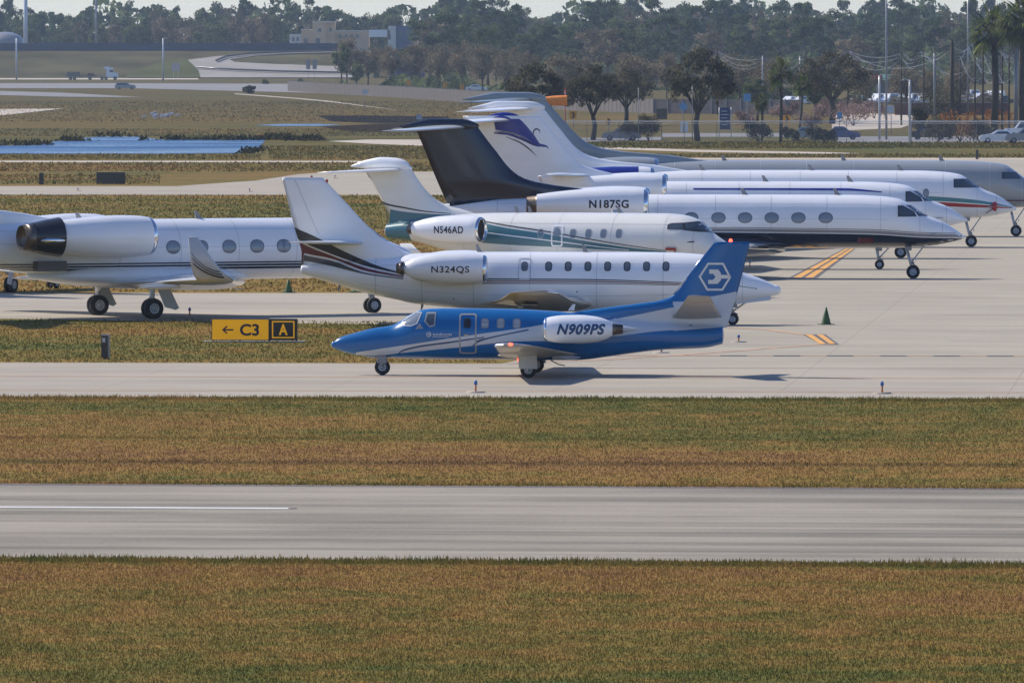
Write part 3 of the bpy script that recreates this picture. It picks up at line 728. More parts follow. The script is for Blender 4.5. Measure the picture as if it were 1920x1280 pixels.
    prof = [(lx - Ln, r*.62), (lx - Ln*.8, r*.80), (lx - Ln*.55, r*.95), (lx - Ln*.3, r*1.03), (lx - Ln*.12, r*1.0), (lx - .2, r*.93), (lx, r*.86)]
    def dc(mb, nc, sg):
        if reg:
            tm = textmesh(reg['s'], .028, reg.get('shear', 0), 1.1); c = reg['c']
            deco(mb, textcut(tm, (c[0]+c[1])/2, reg['z'], abs(c[1]-c[0]), reg['h'], -sg, .3, .05), [nc], sg, 'txt', .01)
        if nacm == 'royalmix': deco(mb, shape([[(lx - Ln*.9, z0 - r*.2), (lx - .9, z0 - r*.2), (lx - .9, z0 + r*.995), (lx - Ln*.9, z0 + r*.995)]], .2, .05), [nc], sg, 'royal', .01)
    for sg in (1, -1): engine(root, prof, 2.15*fz, z0, sg, 'white' if nacm == 'royalmix' else nacm, lip=.22, exh=exh or [(0, r*.55), (-.5, r*.48)], deco_cb=dc, pylon=(lx - Ln*.75, lx - .9, 1.0, z0, .10), pmat='white' if body == 'white' else body)
    for sg in (1, -1):
        cabin_windows(root, B, wins, winwh[0], winwh[1], sg, 2.2, 'pane', 'frame', .045)
        gp = glasspts or [[(-.75,3.55),(-.50,3.55),(.05,3.25),(.16,3.02),(-.75,3.02)], [(-.35,3.58),(-.12,3.56),(.52,3.14),(.72,3.04),(.26,3.04),(.12,3.24)]]
        for q in gp:
            q = [(a, Z(b)) for a, b in q]
            o = poly_part(root, B, outline(q, .05), sg, 'black', 'cockpit_window', .016); poly_part(o, B, [q], sg, 'glass', 'pane', .011)
    nose_gear(root, ng, Z(1.6), .33, rake=.35 if ng == 0 else .2)
    for x in (X(-8), X(-3.5), X(-13.5)): blade(root, x, B.t(x) - .03, .34, .3, .16)
    blade(root, X(-6.5), B.b(X(-6.5)) + .03, .38, .22, .14, True, mat='pale')
    for sg in (1, -1):
        mb = MB(); c = (.95, Z(2.15)); y, z = B.surf(*c); mb.tube([(c[0] - .1, sg*y, z - .05), (c[0], sg*(y + .12), z), (c[0] + .3, sg*(y + .12), z)], .025, 'metal', 6); mb.build('pitot_probe', root)
    if covers:
        c = (1.3, Z(2.2)); y, z = B.surf(*c)
        for sg in (1, -1):
            mb = MB(); mb.lathe([(-.25,.05),(-.1,.16),(.15,.18),(.3,0)], (c[0], sg*(y + .1), z - .05), (0,0,1), 'red', 10)
            mb.tube([(c[0], sg*(y + .1), z - .1), (c[0] - .5, sg*(y + .1), z - .45)], .025, 'maroon', 5); mb.build('pitot_cover', root)
    return root

def lines3(mb, B, zz, m, X, x0=-24, x1=2.3, rise=0.0):
    for z, t in zz:
        up = [(X(x0), z + t + .15), (X(-20), z + t), (X(-3), z + t - .02), (x1, z + t - .1)]; lo = [(a, b - t*2) for a, b in up]
        for sg in (1, -1): deco(mb, shape(band(up, lo, 60), .4, .06), [B], sg, m)
# grey-white jet at the left, nose pointing away to the right
frC = Frame(698, 586.5, 28.0)
def livC(mb, B, FN, X, Z): lines3(mb, B, ((2.27,.028),(2.16,.038),(2.04,.045)), 'navy', X)
rc = long_jet(frC, 'white business jet with navy side lines and tall winglet at the left edge', livery=livC, gy=2.65,
         wins=[(-9.95,2.92),(-8.65,2.92),(-7.35,2.92),(-6.05,2.92),(-4.8,2.92),(-3.5,2.92)], nac=(-11.4, 3.42, .85), exh=[(0, .60), (-.55, .50)], winwh=(.66, .56), topfin='white')
for sg in (1, -1):   # dark exhaust sleeve with polished strake
    mb = MB(); lx = -11.4 - 5.4
    mb.lathe([(lx - .05, .60), (lx + .5, .72), (lx + 1.15, .82)], (0, sg*2.15, 3.42), (1,0,0), 'black', 30)
    mb.lathe([(lx + .05, .03), (lx + .3, .12), (lx + 1.15, .14), (lx + 1.25, 0)], (0, sg*2.15 + sg*.66, 3.30), (1,0,0), 'chrome', 14); mb.build('exhaust_sleeve', rc)
for sg in (1, -1):   # navy sweep on the winglets
    mb = MB(); W0 = (-12.55, 2.05, 1.45); W1 = (-13.95, 3.6, .42)
    def wl(u, v): x0 = W0[0] + (W1[0]-W0[0])*v; c = W0[2] + (W1[2]-W0[2])*v; return (x0 - c*u, sg*(11.66 + .20*v + .012), W0[1] + (W1[1]-W0[1])*v)
    for va, vb, t in ((.60,.10,.03),(.47,.03,.035),(.34,-.04,.05)):
        vs = []
        for i in range(9): u = 1 - i/9*.95; v = vb + (va - vb)*(1 - i/8)**1.8; vs += [wl(u, v), wl(u, v - t)]
        mb.add(vs, [(2*i, 2*i+1, 2*i+3, 2*i+2) for i in range(8)], 'navy', False)
    mb.build('winglet_stripes', rc)
mb = MB(); mb.box((-15.6, -1.2, 2.2), (1.3, .5, .42), 'black'); mb.build('intake_scoop', rc)

# black-finned jet
frE = Frame(1712, 522.3, -2.0)
def livE(mb, B, FN, X, Z):
    for sg in (1, -1):
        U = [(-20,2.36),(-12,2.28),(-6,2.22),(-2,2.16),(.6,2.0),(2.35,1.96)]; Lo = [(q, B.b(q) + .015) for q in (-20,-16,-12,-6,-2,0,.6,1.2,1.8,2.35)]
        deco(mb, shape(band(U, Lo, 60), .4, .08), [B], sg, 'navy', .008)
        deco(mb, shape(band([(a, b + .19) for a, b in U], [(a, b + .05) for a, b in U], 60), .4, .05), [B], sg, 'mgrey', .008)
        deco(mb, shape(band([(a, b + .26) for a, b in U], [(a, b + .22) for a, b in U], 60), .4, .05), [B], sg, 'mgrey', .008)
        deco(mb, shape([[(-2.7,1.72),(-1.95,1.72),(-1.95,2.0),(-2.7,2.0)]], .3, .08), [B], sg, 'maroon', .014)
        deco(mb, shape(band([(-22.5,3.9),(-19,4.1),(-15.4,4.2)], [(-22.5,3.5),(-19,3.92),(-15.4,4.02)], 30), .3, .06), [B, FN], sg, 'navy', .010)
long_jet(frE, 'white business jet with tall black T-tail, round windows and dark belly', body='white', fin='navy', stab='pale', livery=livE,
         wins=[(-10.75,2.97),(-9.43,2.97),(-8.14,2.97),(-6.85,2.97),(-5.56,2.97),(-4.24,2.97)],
         reg=dict(s='N187SG', c=((1103-1712)/38.9, (1177.5-1712)/38.9), z=3.66, h=.40), topfin='navy')

# jet with royal blue fin top and crest
frF = Frame(1724, 484, -2.0)
def livF(mb, B, FN, X, Z):
    for sg in (1, -1):
        deco(mb, shape(band([(-12,3.72),(-4,3.72),(-2,3.55)], [(-12,3.64),(-4,3.60),(-2,3.5)], 30), .4, .05), [B], sg, 'royal', .01)
def finF(mb, FN, X, Z):
    c = lambda px, py: ((px - 1724)/35.45, (484 - py)/35.45)
    for sg in (1, -1):
        P = [c(*q) for q in [(925,243),(946,246),(966,252),(985,261),(1000,268),(1010,271),(999,254),(986,238),(976,227),(970,222),(921,222)]]
        deco(mb, shape([P], .15, .1), [FN], sg, 'royal', .01)
        def stroke(pts, w0, m):
            pts = [c(*q) for q in pts]; n = len(pts); f = pchip(range(n), [p[0] for p in pts]); g = pchip(range(n), [p[1] for p in pts]); qs = []
            for i in range(24):
                a, b = (n-1)*i/24, (n-1)*(i+1)/24; x0, z0, x1, z1 = f(a), g(a), f(b), g(b); L_ = math.hypot(x1-x0, z1-z0) or 1; nx, nz = -(z1-z0)/L_, (x1-x0)/L_
                wa, wb = w0*math.sin(math.pi*min(1, i/24*.9+.1)), w0*math.sin(math.pi*min(1, (i+1)/24*.9+.1))
                qs.append([(x0-nx*wa, z0-nz*wa), (x1-nx*wb, z1-nz*wb), (x1+nx*wb, z1+nz*wb), (x0+nx*wa, z0+nz*wa)])
            deco(mb, shape(qs, .3, .2), [FN], sg, m, .013)
        stroke([(922,249),(945,250),(975,259),(1000,270),(1012,272),(1022,274),(1025,280)], .09, 'royal')
        stroke([(923,246),(945,247),(975,256),(998,267)], .05, 'mgrey')
        stroke([(945,256),(970,266),(990,280),(1005,295)], .035, 'navy'); stroke([(960,256),(985,265),(1010,277)], .03, 'navy')
        stroke([(996,254),(997,246),(1002,241),(1008,244),(1009,250)], .04, 'navy')
long_jet(frF, 'white business jet with royal blue fin top and curled bird crest, fourth from the back', stab='white', topfin='royal', bulx=-23.6, lex=1.15, nac=(-13.4, 3.75, .74), ng=-1.0, livery=livF, finlivery=finF, nacm='white', wins=[(-4.24,2.97),(-5.6,2.97),(-6.9,2.97)])

# big white jet with teal and red nose bands
frG = Frame(1821, 463, -2.0)
def livG(mb, B, FN, X, Z):
    for sg in (1, -1):
        deco(mb, shape(band([(X(-12),2.95),(-4,2.92),(-2.2,2.85),(0,2.68),(1.4,2.45),(2.3,2.25)], [(X(-12),2.65),(-4,2.62),(-2.2,2.6),(0,2.48),(1.4,2.34),(2.3,2.21)], 50), .4, .06), [B], sg, 'teal2')
        deco(mb, shape(band([(X(-12),2.55),(-4,2.54),(-2.2,2.54),(0,2.42),(1.4,2.30),(2.3,2.19)], [(X(-12),2.28),(-4,2.30),(-2.2,2.32),(0,2.24),(1.4,2.2),(2.3,2.16)], 50), .4, .06), [B], sg, 'red')
long_jet(frG, 'large white business jet with teal and red stripes along its nose', fx=1.11, fz=1.055, lex=-.55, livery=livG, nac=(-17.7, 3.75, .78), nacm='royalmix', stab='white', wins=[(-2.55,3.05)], winwh=(.34,.46), covers=True,
         glasspts=[[(-1.0,3.62),(-.15,3.62),(.10,3.42),(.45,3.16),(-1.0,3.16)], [(-.05,3.60),(.12,3.50),(.62,3.30),(.92,3.18),(.55,3.17),(.15,3.40)]])
# silver-grey jet furthest back
frH = Frame(1905, 443, -2.0)
def livH(mb, B, FN, X, Z):
    for sg in (1, -1): deco(mb, shape(band([(-6,2.2),(2.4,2.15)], [(-6,2.1),(2.4,2.1)], 20), .4, .06), [B], sg, 'maroon')
long_jet(frH, 'silver grey business jet parked furthest back with blue grey swept fin', fx=1.285, fz=1.10, lex=-.75, body='silver', fin='silverfin', stab='silverfin', nacm='silver', nac=(-21.1, 3.85, .84), livery=livH,
         glasspts=[[(-.85,3.45),(.0,3.45),(.3,3.1),(-.85,3.1)]])

# small T-tail jet hidden behind the black-finned one; only nose wheel, tailplane and shadow show
def small_jet(fr, label, Lf, d, htail, body='white', stabz=None, wz=1.05, gear=.3):
    root = fr.root('business_jet', label=label, cat='business jet')
    x0 = 2.9 - Lf
    T = [(x0, 2.0), (x0+2, 2.5), (x0 + 5, 2.85), (x0 + 8, 2.95), (-2.5, 2.95), (-.8, 2.8), (.2, 2.45), (1.5, 1.95), (2.6, 1.55), (2.9, 1.4)]
    Bt = [(x0, 1.8), (x0+2, 1.6), (x0 + 5, 1.2), (x0 + 8, 1.05), (-2.5, 1.05), (0, 1.05), (1.5, 1.1), (2.6, 1.15), (2.9, 1.2)]
    B = Body(T, Bt, d/2, 1.0, capF=.15); mb = MB(); B.mesh(mb, body, .3, 32); mb.build('fuselage', root)
    FN = Fin([(x0 + 5.5, 2.7), (x0 + 3.6, 3.1), (x0 + 1.9, htail)], [(x0 + .2, 2.0), (x0 + .1, 2.6), (x0 - .7, htail)], .1); mb = MB(); FN.mesh(mb, body); mb.build('fin', root)
    zs = stabz or htail
    for sg in (1, -1):
        mb = MB(); wingmesh(mb, [(x0 + 1.9, sg*.04, zs, 1.9), (x0 + .6, sg*3.0, zs + .05, 1.0)], 'pale', T=.09); mb.build('stabilizer', root)
        mb = MB(); xm = (x0 + 2.9)/2 + 1; wingmesh(mb, [(xm, sg*.3, wz, 3.4), (xm - 1.6, sg*7.6, wz + .5, 1.3)], 'white', T=.12); mb.build('wing', root)
        main_gear(root, xm - 2.4, 1.5, wz + .1, gear, sg=sg, door=[(-.25,1.1),(-.55,.35),(-.9,.45),(-.6,1.2)], dm='pale')
        xe = x0 + 6.2; engine(root, [(xe - 2.6, .28), (xe - 1.6, .42), (xe - .6, .48), (xe, .40)], 1.35, 2.45, sg, body, lip=.1, pylon=(xe - 2.2, xe - .7, .7, 2.45, .12))
    nose_gear(root, 0, 1.15, .24, rake=.15)
    for sg in (1, -1): poly_part(root, B, [[(-.6,2.62),(.1,2.4),(.7,2.15),(.0,2.1),(-.6,2.15)]], sg, 'glass', 'windshield')
frI = Frame(1649, 504.5, -2.0)
small_jet(frI, 'small white jet hidden behind the black-tailed jet, nose wheel showing below it', 19.5, 1.9, 4.72)
frJ = Frame(100, 541, 62.0)
small_jet(frJ, 'white jet half hidden behind the left jet, only its main wheels and wing showing below', 15.5, 1.9, 5.6, wz=1.15, gear=.36)
# ------------------------------------------------------------------ ground materials
def N(nt, t, **k):
    n = nt.nodes.new(t)
    for a, b in k.items(): setattr(n, a, b)
    return n
def ramp(nt, stops, interp='LINEAR'):
    r = nt.nodes.new('ShaderNodeValToRGB'); r.color_ramp.interpolation = interp; e = r.color_ramp.elements
    while len(e) < len(stops): e.new(0.5)
    for i, (p, c) in enumerate(stops):
        e[i].position = p; e[i].color = c if isinstance(c, tuple) else (c, c, c, 1)
    return r
def noise(nt, l, vec, scale, detail=4, rough=.55, sx=1.0, sy=1.0, sz=1.0):
    mp = N(nt, 'ShaderNodeMapping'); mp.inputs['Scale'].default_value = (scale*sx, scale*sy, scale*sz)
    no = N(nt, 'ShaderNodeTexNoise'); no.inputs['Scale'].default_value = 1.0; no.inputs['Detail'].default_value = detail; no.inputs['Roughness'].default_value = rough
    l.new(vec, mp.inputs[0]); l.new(mp.outputs[0], no.inputs[0]); return no.outputs[0]
def math_(nt, l, op, a, b=None, clamp=False):
    m = N(nt, 'ShaderNodeMath'); m.operation = op; m.use_clamp = clamp
    for i, v in enumerate((a, b)):
        if v is None: continue
        if hasattr(v, 'links') or not isinstance(v, (int, float)): l.new(v, m.inputs[i])
        else: m.inputs[i].default_value = v
    return m.outputs[0]
GK = 1.0
def grass_group():
    g = bpy.data.node_groups.new('grass_colour', 'ShaderNodeTree')
    g.interface.new_socket('Color', in_out='OUTPUT', socket_type='NodeSocketColor')
    l = g.links; out = N(g, 'NodeGroupOutput'); geo = N(g, 'ShaderNodeNewGeometry'); pos = geo.outputs['Position']
    sp = N(g, 'ShaderNodeSeparateXYZ'); l.new(pos, sp.inputs[0])
    v = math_(g, l, 'ADD', sp.outputs[1], math_(g, l, 'MULTIPLY', sp.outputs[0], 0.085))
    wob = noise(g, l, pos, .25, 3, .5, .5, 1.0)
    v = math_(g, l, 'ADD', v, math_(g, l, 'MULTIPLY', math_(g, l, 'SUBTRACT', wob, .5), .6))
    def q(d): return (d - 140)/2000.0
    t = math_(g, l, 'DIVIDE', math_(g, l, 'SUBTRACT', v, 140.0), 2000.0)
    st = [(140,.55),(168,.60),(176,.36),(186,.30),(187.3,.58),(189,.66),(220,.40),(222.3,.28),(231,.34),(235,.34),(243,.42),(252,.58),(262,.52),(269,.64),(276,.68),(306,.42),(312,.55),(345,.62),(392,.48),(420,.30),(470,.45),(560,.62),(640,.55),(700,.52),(760,.50),(800,.5),(900,.62),(1020,.66),(1250,.50),(1600,.60)]
    rf = ramp(g, [(q(a), b) for a, b in st if a > 280]); l.new(t, rf.inputs[0])
    tn = math_(g, l, 'DIVIDE', math_(g, l, 'SUBTRACT', v, 140.0), 180.0)
    rn_ = ramp(g, [((a - 140)/180.0, b) for a, b in st if a < 320]); l.new(tn, rn_.inputs[0])
    sw = N(g, 'ShaderNodeMix', data_type='FLOAT'); l.new(math_(g, l, 'GREATER_THAN', v, 312.0), sw.inputs[0]); l.new(rn_.outputs[0], sw.inputs[2]); l.new(rf.outputs[0], sw.inputs[3])
    n1 = noise(g, l, pos, .07, 4, .6, .55, 1.0); n2 = noise(g, l, pos, .9, 4, .65, .8, .6); n3 = noise(g, l, pos, 9.0, 2, .7)
    a = math_(g, l, 'ADD', sw.outputs[0], math_(g, l, 'MULTIPLY', math_(g, l, 'SUBTRACT', n1, .5), 1.3))
    a = math_(g, l, 'ADD', a, math_(g, l, 'MULTIPLY', math_(g, l, 'SUBTRACT', n2, .5), 1.05))
    a = math_(g, l, 'ADD', a, math_(g, l, 'MULTIPLY', math_(g, l, 'SUBTRACT', n3, .5), .25)); a = math_(g, l, 'ADD', a, .06)
    cr = ramp(g, [(0.0, col(94,66,38)), (.2, col(125,92,51)), (.42, col(136,105,50)), (.62, col(113,98,42)), (.82, col(88,89,36)), (1.0, col(68,80,30))]); l.new(a, cr.inputs[0])
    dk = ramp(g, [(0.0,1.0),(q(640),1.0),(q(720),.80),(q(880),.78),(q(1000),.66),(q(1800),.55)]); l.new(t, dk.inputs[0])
    ld = ramp(g, [((230.9-140)/180, 1.0), ((231.8-140)/180, .58), ((233.0-140)/180, .58), ((234.0-140)/180, 1.0)]); l.new(tn, ld.inputs[0])
    m0 = N(g, 'ShaderNodeMix', data_type='RGBA', blend_type='MULTIPLY'); m0.inputs[0].default_value = 1.0
    l.new(cr.outputs[0], m0.inputs[6]); l.new(ld.outputs[0], m0.inputs[7])
    mx = N(g, 'ShaderNodeMix', data_type='RGBA', blend_type='MULTIPLY'); mx.inputs[0].default_value = 1.0
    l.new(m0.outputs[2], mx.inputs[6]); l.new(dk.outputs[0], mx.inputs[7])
    l.new(mx.outputs[2], out.inputs[0]); return g
GG = grass_group()
def ground_mat():
    m, n, l, b = newmat('dry_grass_ground'); nt = m.node_tree
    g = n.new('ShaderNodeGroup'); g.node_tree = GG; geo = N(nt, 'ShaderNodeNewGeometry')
    hs = N(nt, 'ShaderNodeHueSaturation'); hs.inputs['Value'].default_value = 1.0; l.new(g.outputs[0], hs.inputs['Color'])
    f = noise(nt, l, geo.outputs['Position'], 5.0, 3, .7, 1, .35); mr = N(nt, 'ShaderNodeMapRange'); mr.inputs[1].default_value = .3; mr.inputs[2].default_value = .7; mr.inputs[3].default_value = .80; mr.inputs[4].default_value = 1.38
    l.new(f, mr.inputs[0]); l.new(mr.outputs[0], hs.inputs['Value'])
    l.new(hs.outputs[0], b.inputs['Base Color']); b.inputs['Roughness'].default_value = 1; b.inputs['Specular IOR Level'].default_value = .1
    return m
def blade_mat(name='grass_blades', tint=None, sat=.92, val=1.26):
    m, n, l, b = newmat(name); nt = m.node_tree
    at = N(nt, 'ShaderNodeAttribute'); at.attribute_name = 'v'
    hs = N(nt, 'ShaderNodeHueSaturation'); hs.inputs['Saturation'].default_value = sat
    if tint is None:
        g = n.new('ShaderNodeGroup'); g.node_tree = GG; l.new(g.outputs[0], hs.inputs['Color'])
    else:
        c = ramp(nt, tint); l.new(at.outputs['Fac'], c.inputs[0]); l.new(c.outputs[0], hs.inputs['Color'])
    v = N(nt, 'ShaderNodeMapRange'); v.inputs[3].default_value = .62*val; v.inputs[4].default_value = 1.35*val
    l.new(at.outputs['Fac'], v.inputs[0]); l.new(v.outputs[0], hs.inputs['Value']); l.new(hs.outputs[0], b.inputs['Base Color'])
    b.inputs['Roughness'].default_value = .9; b.inputs['Specular IOR Level'].default_value = .15
    tr = N(nt, 'ShaderNodeBsdfTranslucent'); l.new(hs.outputs[0], tr.inputs[0]); ms = N(nt, 'ShaderNodeMixShader'); ms.inputs[0].default_value = .3
    l.new(b.outputs[0], ms.inputs[1]); l.new(tr.outputs[0], ms.inputs[2]); l.new(ms.outputs[0], n['Material Output'].inputs[0])
    return m
def pave_mat(name, c1, c2, streak=.35, grooves=0.0, crack=True, dark=.8):
    m, n, l, b = newmat(name); nt = m.node_tree; geo = N(nt, 'ShaderNodeNewGeometry'); P = geo.outputs['Position']
    rot = N(nt, 'ShaderNodeMapping'); rot.inputs['Rotation'].default_value = (0, 0, .085); l.new(P, rot.inputs[0]); P = rot.outputs[0]
    s1 = noise(nt, l, P, 1.0, 6, .65, .014, .42); s4 = noise(nt, l, P, .09, 5, .7, 1, 1); s2 = noise(nt, l, P, .25, 4, .6, .5, 1); s3 = noise(nt, l, P, 7, 3, .7, 1, .5)
    a = math_(nt, l, 'MULTIPLY', math_(nt, l, 'SUBTRACT', s1, .5), 2.2*streak)
    a = math_(nt, l, 'ADD', a, math_(nt, l, 'MULTIPLY', math_(nt, l, 'SUBTRACT', s2, .5), .6))
    a = math_(nt, l, 'ADD', a, math_(nt, l, 'MULTIPLY', math_(nt, l, 'SUBTRACT', s3, .5), .35))
    a = math_(nt, l, 'ADD', a, math_(nt, l, 'MULTIPLY', math_(nt, l, 'SUBTRACT', s4, .5), .7))
    a = math_(nt, l, 'ADD', a, .5)
    cr = ramp(nt, [(0, tuple(x*dark for x in c1[:3]) + (1,)), (.3, c1), (.7, c2), (1.0, tuple(min(1, x*1.08) for x in c2[:3]) + (1,))]); l.new(a, cr.inputs[0]); o = cr.outputs[0]
    if crack:
        vo = N(nt, 'ShaderNodeTexBrick'); vo.offset = 0; vo.inputs['Scale'].default_value = 1; vo.inputs['Brick Width'].default_value = 7.5; vo.inputs['Row Height'].default_value = 7.5
        vo.inputs['Mortar Size'].default_value = .02; vo.inputs['Mortar Smooth'].default_value = .4; l.new(P, vo.inputs[0])
        mx = N(nt, 'ShaderNodeMix', data_type='RGBA', blend_type='MULTIPLY'); l.new(math_(nt, l, 'MULTIPLY', vo.outputs['Fac'], .42), mx.inputs[0]); l.new(o, mx.inputs[6]); mx.inputs[7].default_value = (.45, .43, .42, 1); o = mx.outputs[2]
    l.new(o, b.inputs['Base Color']); b.inputs['Roughness'].default_value = 1.0; b.inputs['Specular IOR Level'].default_value = .06
    return m
def flat(name, c, rough=.8, var=.2, scale=.5):
    m = paint(name, c[:3], 1.0, 0, 0, var, scale); m.node_tree.nodes['Principled BSDF'].inputs['Specular IOR Level'].default_value = 0.0; return m
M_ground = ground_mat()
M_apron = pave_mat('apron_concrete', col(160,152,137), col(176,168,151), .35)
M_taxi = pave_mat('taxiway_concrete', col(160,151,137), col(177,168,152), .5)
M_run = pave_mat('runway_asphalt', col(126,121,110), col(160,152,138), .85, dark=.74, crack=False)
M_path = pave_mat('shell_path', col(176,164,148), col(198,188,172), .4, crack=False)
M_road = pave_mat('far_road', col(128,126,126), col(150,148,146), .4, crack=False)
M_mark = paint('yellow_marking', col(232,170,75)[:3], .7, 0, 0, .3, 1.5)
M_faint = paint('faded_orange_marking', col(196,160,128)[:3], .8, 0, 0, .3, 1.5)
M_wht = paint('white_marking', (.78,.77,.74), .7, 0, 0, .15, 1.0)
M_blk = paint('black_border', (.12,.11,.12), .8, 0, 0, .3, 1.0)

def sheet(name, pts, mat, z=.004, px=True, sub=0, **k):
    P = [(*G(a, b), z) for a, b in pts] if px else [(a, b, z) for a, b in pts]
    bm = bmesh.new(); f = bm.faces.new([bm.verts.new(p) for p in P]); f.normal_update(); bmesh.ops.triangulate(bm, faces=[f])
    me = bpy.data.meshes.new(name); bm.to_mesh(me); bm.free(); me.materials.append(mat)
    for p in me.polygons:
        pass
    o = bpy.data.objects.new(name, me); link(o); k.setdefault('kind', 'structure'); return tag(o, **k)
mb = MB(); mb.add([(-3000,20,0),(3000,20,0),(3000,9000,0),(-3000,9000,0)], [(0,1,2,3)], M_ground, False); mb.build('ground', kind='structure')
def xl(x, yl, yr): return yl + (yr - yl)*x/1920.0
def strip(name, x0, x1, top, bot, mat, z=.004, **k):
    return sheet(name, [(x0, xl(x0, *top)), (x1, xl(x1, *top)), (x1, xl(x1, *bot)), (x0, xl(x0, *bot))], mat, z, **k)
strip('runway', -2500, 4500, (908.5,917.5), (1045,1057), M_run, .004)
strip('runway_shoulder', -2500, 4500, (906.5,915.5), (909.5,918.5), pave_mat('shoulder_tar', col(112,104,104), col(126,118,116), .3, crack=False), .008)
sheet('runway_centreline', [(-700, 946), (545, 952), (545, 954), (-700, 948)], M_wht, .010)
sheet('runway_scrape', [(540,952.5),(556,952.6),(557,954),(541,954)], M_blk, .012)
strip('taxiway', -2000, 4000, (679.5,684), (743.5,747.5), M_taxi, .004)
sheet('taxiway_far_row', [(-1500,549.5),(980,549.5),(1010,610),(500,606),(110,599),(0,597.5),(-1500,596)], M_taxi, .008)
sheet('apron', [(560,327),(620,323),(1000,321),(1110,300),(3600,298),(3600,692),(900,690),(1010,668),(960,606),(900,549),(1060,549),(1000,480),(960,400),(900,366),(560,366)], M_apron, .012)
sheet('taxiway_connector', [(-1500,349),(330,349.5),(480,339),(560,327),(562,366),(-1500,364)], M_taxi, .016)
sheet('path', [(-1500,300.5),(745,302.0),(745,304.6),(-1500,304.6)], M_path, .008)
sheet('path', [(1118,275),(1300,281),(1540,285.5),(1620,288),(1540,288.6),(1300,285),(1118,279)], M_path, .008)
sheet('path', [(615,265),(690,262),(800,262),(850,270),(790,273.5),(700,270)], M_path, .010)
sheet('path', [(1240,250),(1600,249.5),(1600,256.5),(1240,257)], M_road, .010)
sheet('path', [(1085,259),(1240,257),(1240,263),(1090,266)], M_road, .010)
sheet('path', [(1570,256),(2100,256),(2100,267.5),(1570,267.5)], M_road, .014)
sheet('path', [(1560,216),(1640,213),(1716,216),(1728,226),(1690,240),(1560,246)], M_path, .012)
strip('apron_edge_line', 1110, 3600, (296.5,296.5), (299.5,299.5), M_path, .016)
# far roads on the left
sheet('far_road', [(-900,146),(372,147),(372,149.5),(-900,149.5)], M_path, .03)
sheet('far_road', [(-900,156),(250,156.5),(620,158),(640,176),(250,166),(-900,165)], M_road, .03)
sheet('far_road', [(-900,171),(0,171),(120,174.5),(270,183),(120,182),(0,179),(-900,180)], M_road, .04)
sheet('far_road', [(-900,205),(0,205),(120,204),(60,211),(0,217),(-900,219)], M_path, .04)
sheet('mud_bank', [(596,217),(700,217),(840,219),(850,231),(700,231),(620,228)], flat('dark_mud', col(44,44,48)), .02)
sheet('mud_bank', [(600,238),(720,232),(800,232),(800,249),(660,247)], flat('dark_mud_wet', col(56,50,48)), .02)
sheet('far_path', [(440,175.5),(560,184.5),(620,190),(740,206),(745,207),(620,192),(560,186),(440,177)], M_path, .03)
def water_mat():
    m, n, l, b = newmat('pond_water'); nt = m.node_tree; geo = N(nt, 'ShaderNodeNewGeometry')
    b.inputs['Base Color'].default_value = (.02, .085, .20, 1); b.inputs['Roughness'].default_value = .22; b.inputs['IOR'].default_value = 1.33
    f = noise(nt, l, geo.outputs['Position'], .9, 6, .72, .6, 1); bp = N(nt, 'ShaderNodeBump'); bp.inputs['Strength'].default_value = .8; bp.inputs['Distance'].default_value = .5
    r2 = noise(nt, l, geo.outputs['Position'], .05, 4, .6, .4, 1); mr = N(nt, 'ShaderNodeMapRange'); mr.inputs[1].default_value = .35; mr.inputs[2].default_value = .65; mr.inputs[3].default_value = .05; mr.inputs[4].default_value = .5; l.new(r2, mr.inputs[0]); l.new(mr.outputs[0], b.inputs['Roughness'])
    l.new(f, bp.inputs['Height']); l.new(bp.outputs[0], b.inputs['Normal']); return m
M_water = water_mat()
sheet('water', [(-900,270),(-100,272),(0,273.5),(60,272),(100,266),(150,262),(160,258.5),(200,256.5),(262,257),(300,262),(420,263),(498,262.5),(488,276),(470,287.5),(300,289),(-900,288.5)], M_water, .03)
sheet('water', [(478,235.5),(530,233),(600,233),(640,234.5),(600,237),(520,237)], M_water, .035)

# painted lines on the pavement
def stroke(name, pts, w_, mat, z=.020):
    P = [Vector((*G(a, b), 0)) for a, b in pts]; vs = []; n = len(P)
    for i, p in enumerate(P):
        t = (P[min(i+1, n-1)] - P[max(i-1, 0)]).normalized(); q = Vector((-t.y, t.x, 0))
        vs += [tuple(p + q*w_/2 + Vector((0,0,z))), tuple(p - q*w_/2 + Vector((0,0,z)))]
    mb = MB(); mb.add(vs, [(2*i, 2*i+1, 2*i+3, 2*i+2) for i in range(n-1)], mat, False); return mb.build(name, kind='structure')
stroke('taxi_line', [(950,682),(1100,677),(1250,668),(1400,657),(1540,646),(1562,645.2)], .42, M_faint, .022)
stroke('taxi_line', [(1370,615),(1440,619),(1510,628)], .5, M_faint, .022)
strip('taxi_edge_line', -2000, 4000, (731,735), (732,736), M_faint, .010)
strip('taxi_edge_line', -2000, 4000, (704.5,708.5), (705.6,709.6), M_faint, .010)
strip('taxi_far_line', 950, 3600, (665,668), (666,669), M_faint, .024)
for i in range(9): strip('taxi_dash', 1350 + i*100, 1400 + i*100, (665.2,668), (666.4,669.2), M_blk, .028)
for y in (620, 590, 640, 558): stroke('crack', [(1500 + (y*7) % 300, y), (1600 + (y*7) % 300, y + 1), (1900, y + .5), (2300, y+2)], .10, M_faint if y in (558,) else M_road, .018)
def quadpx(name, pts, mat, z): sheet(name, pts, mat, z)
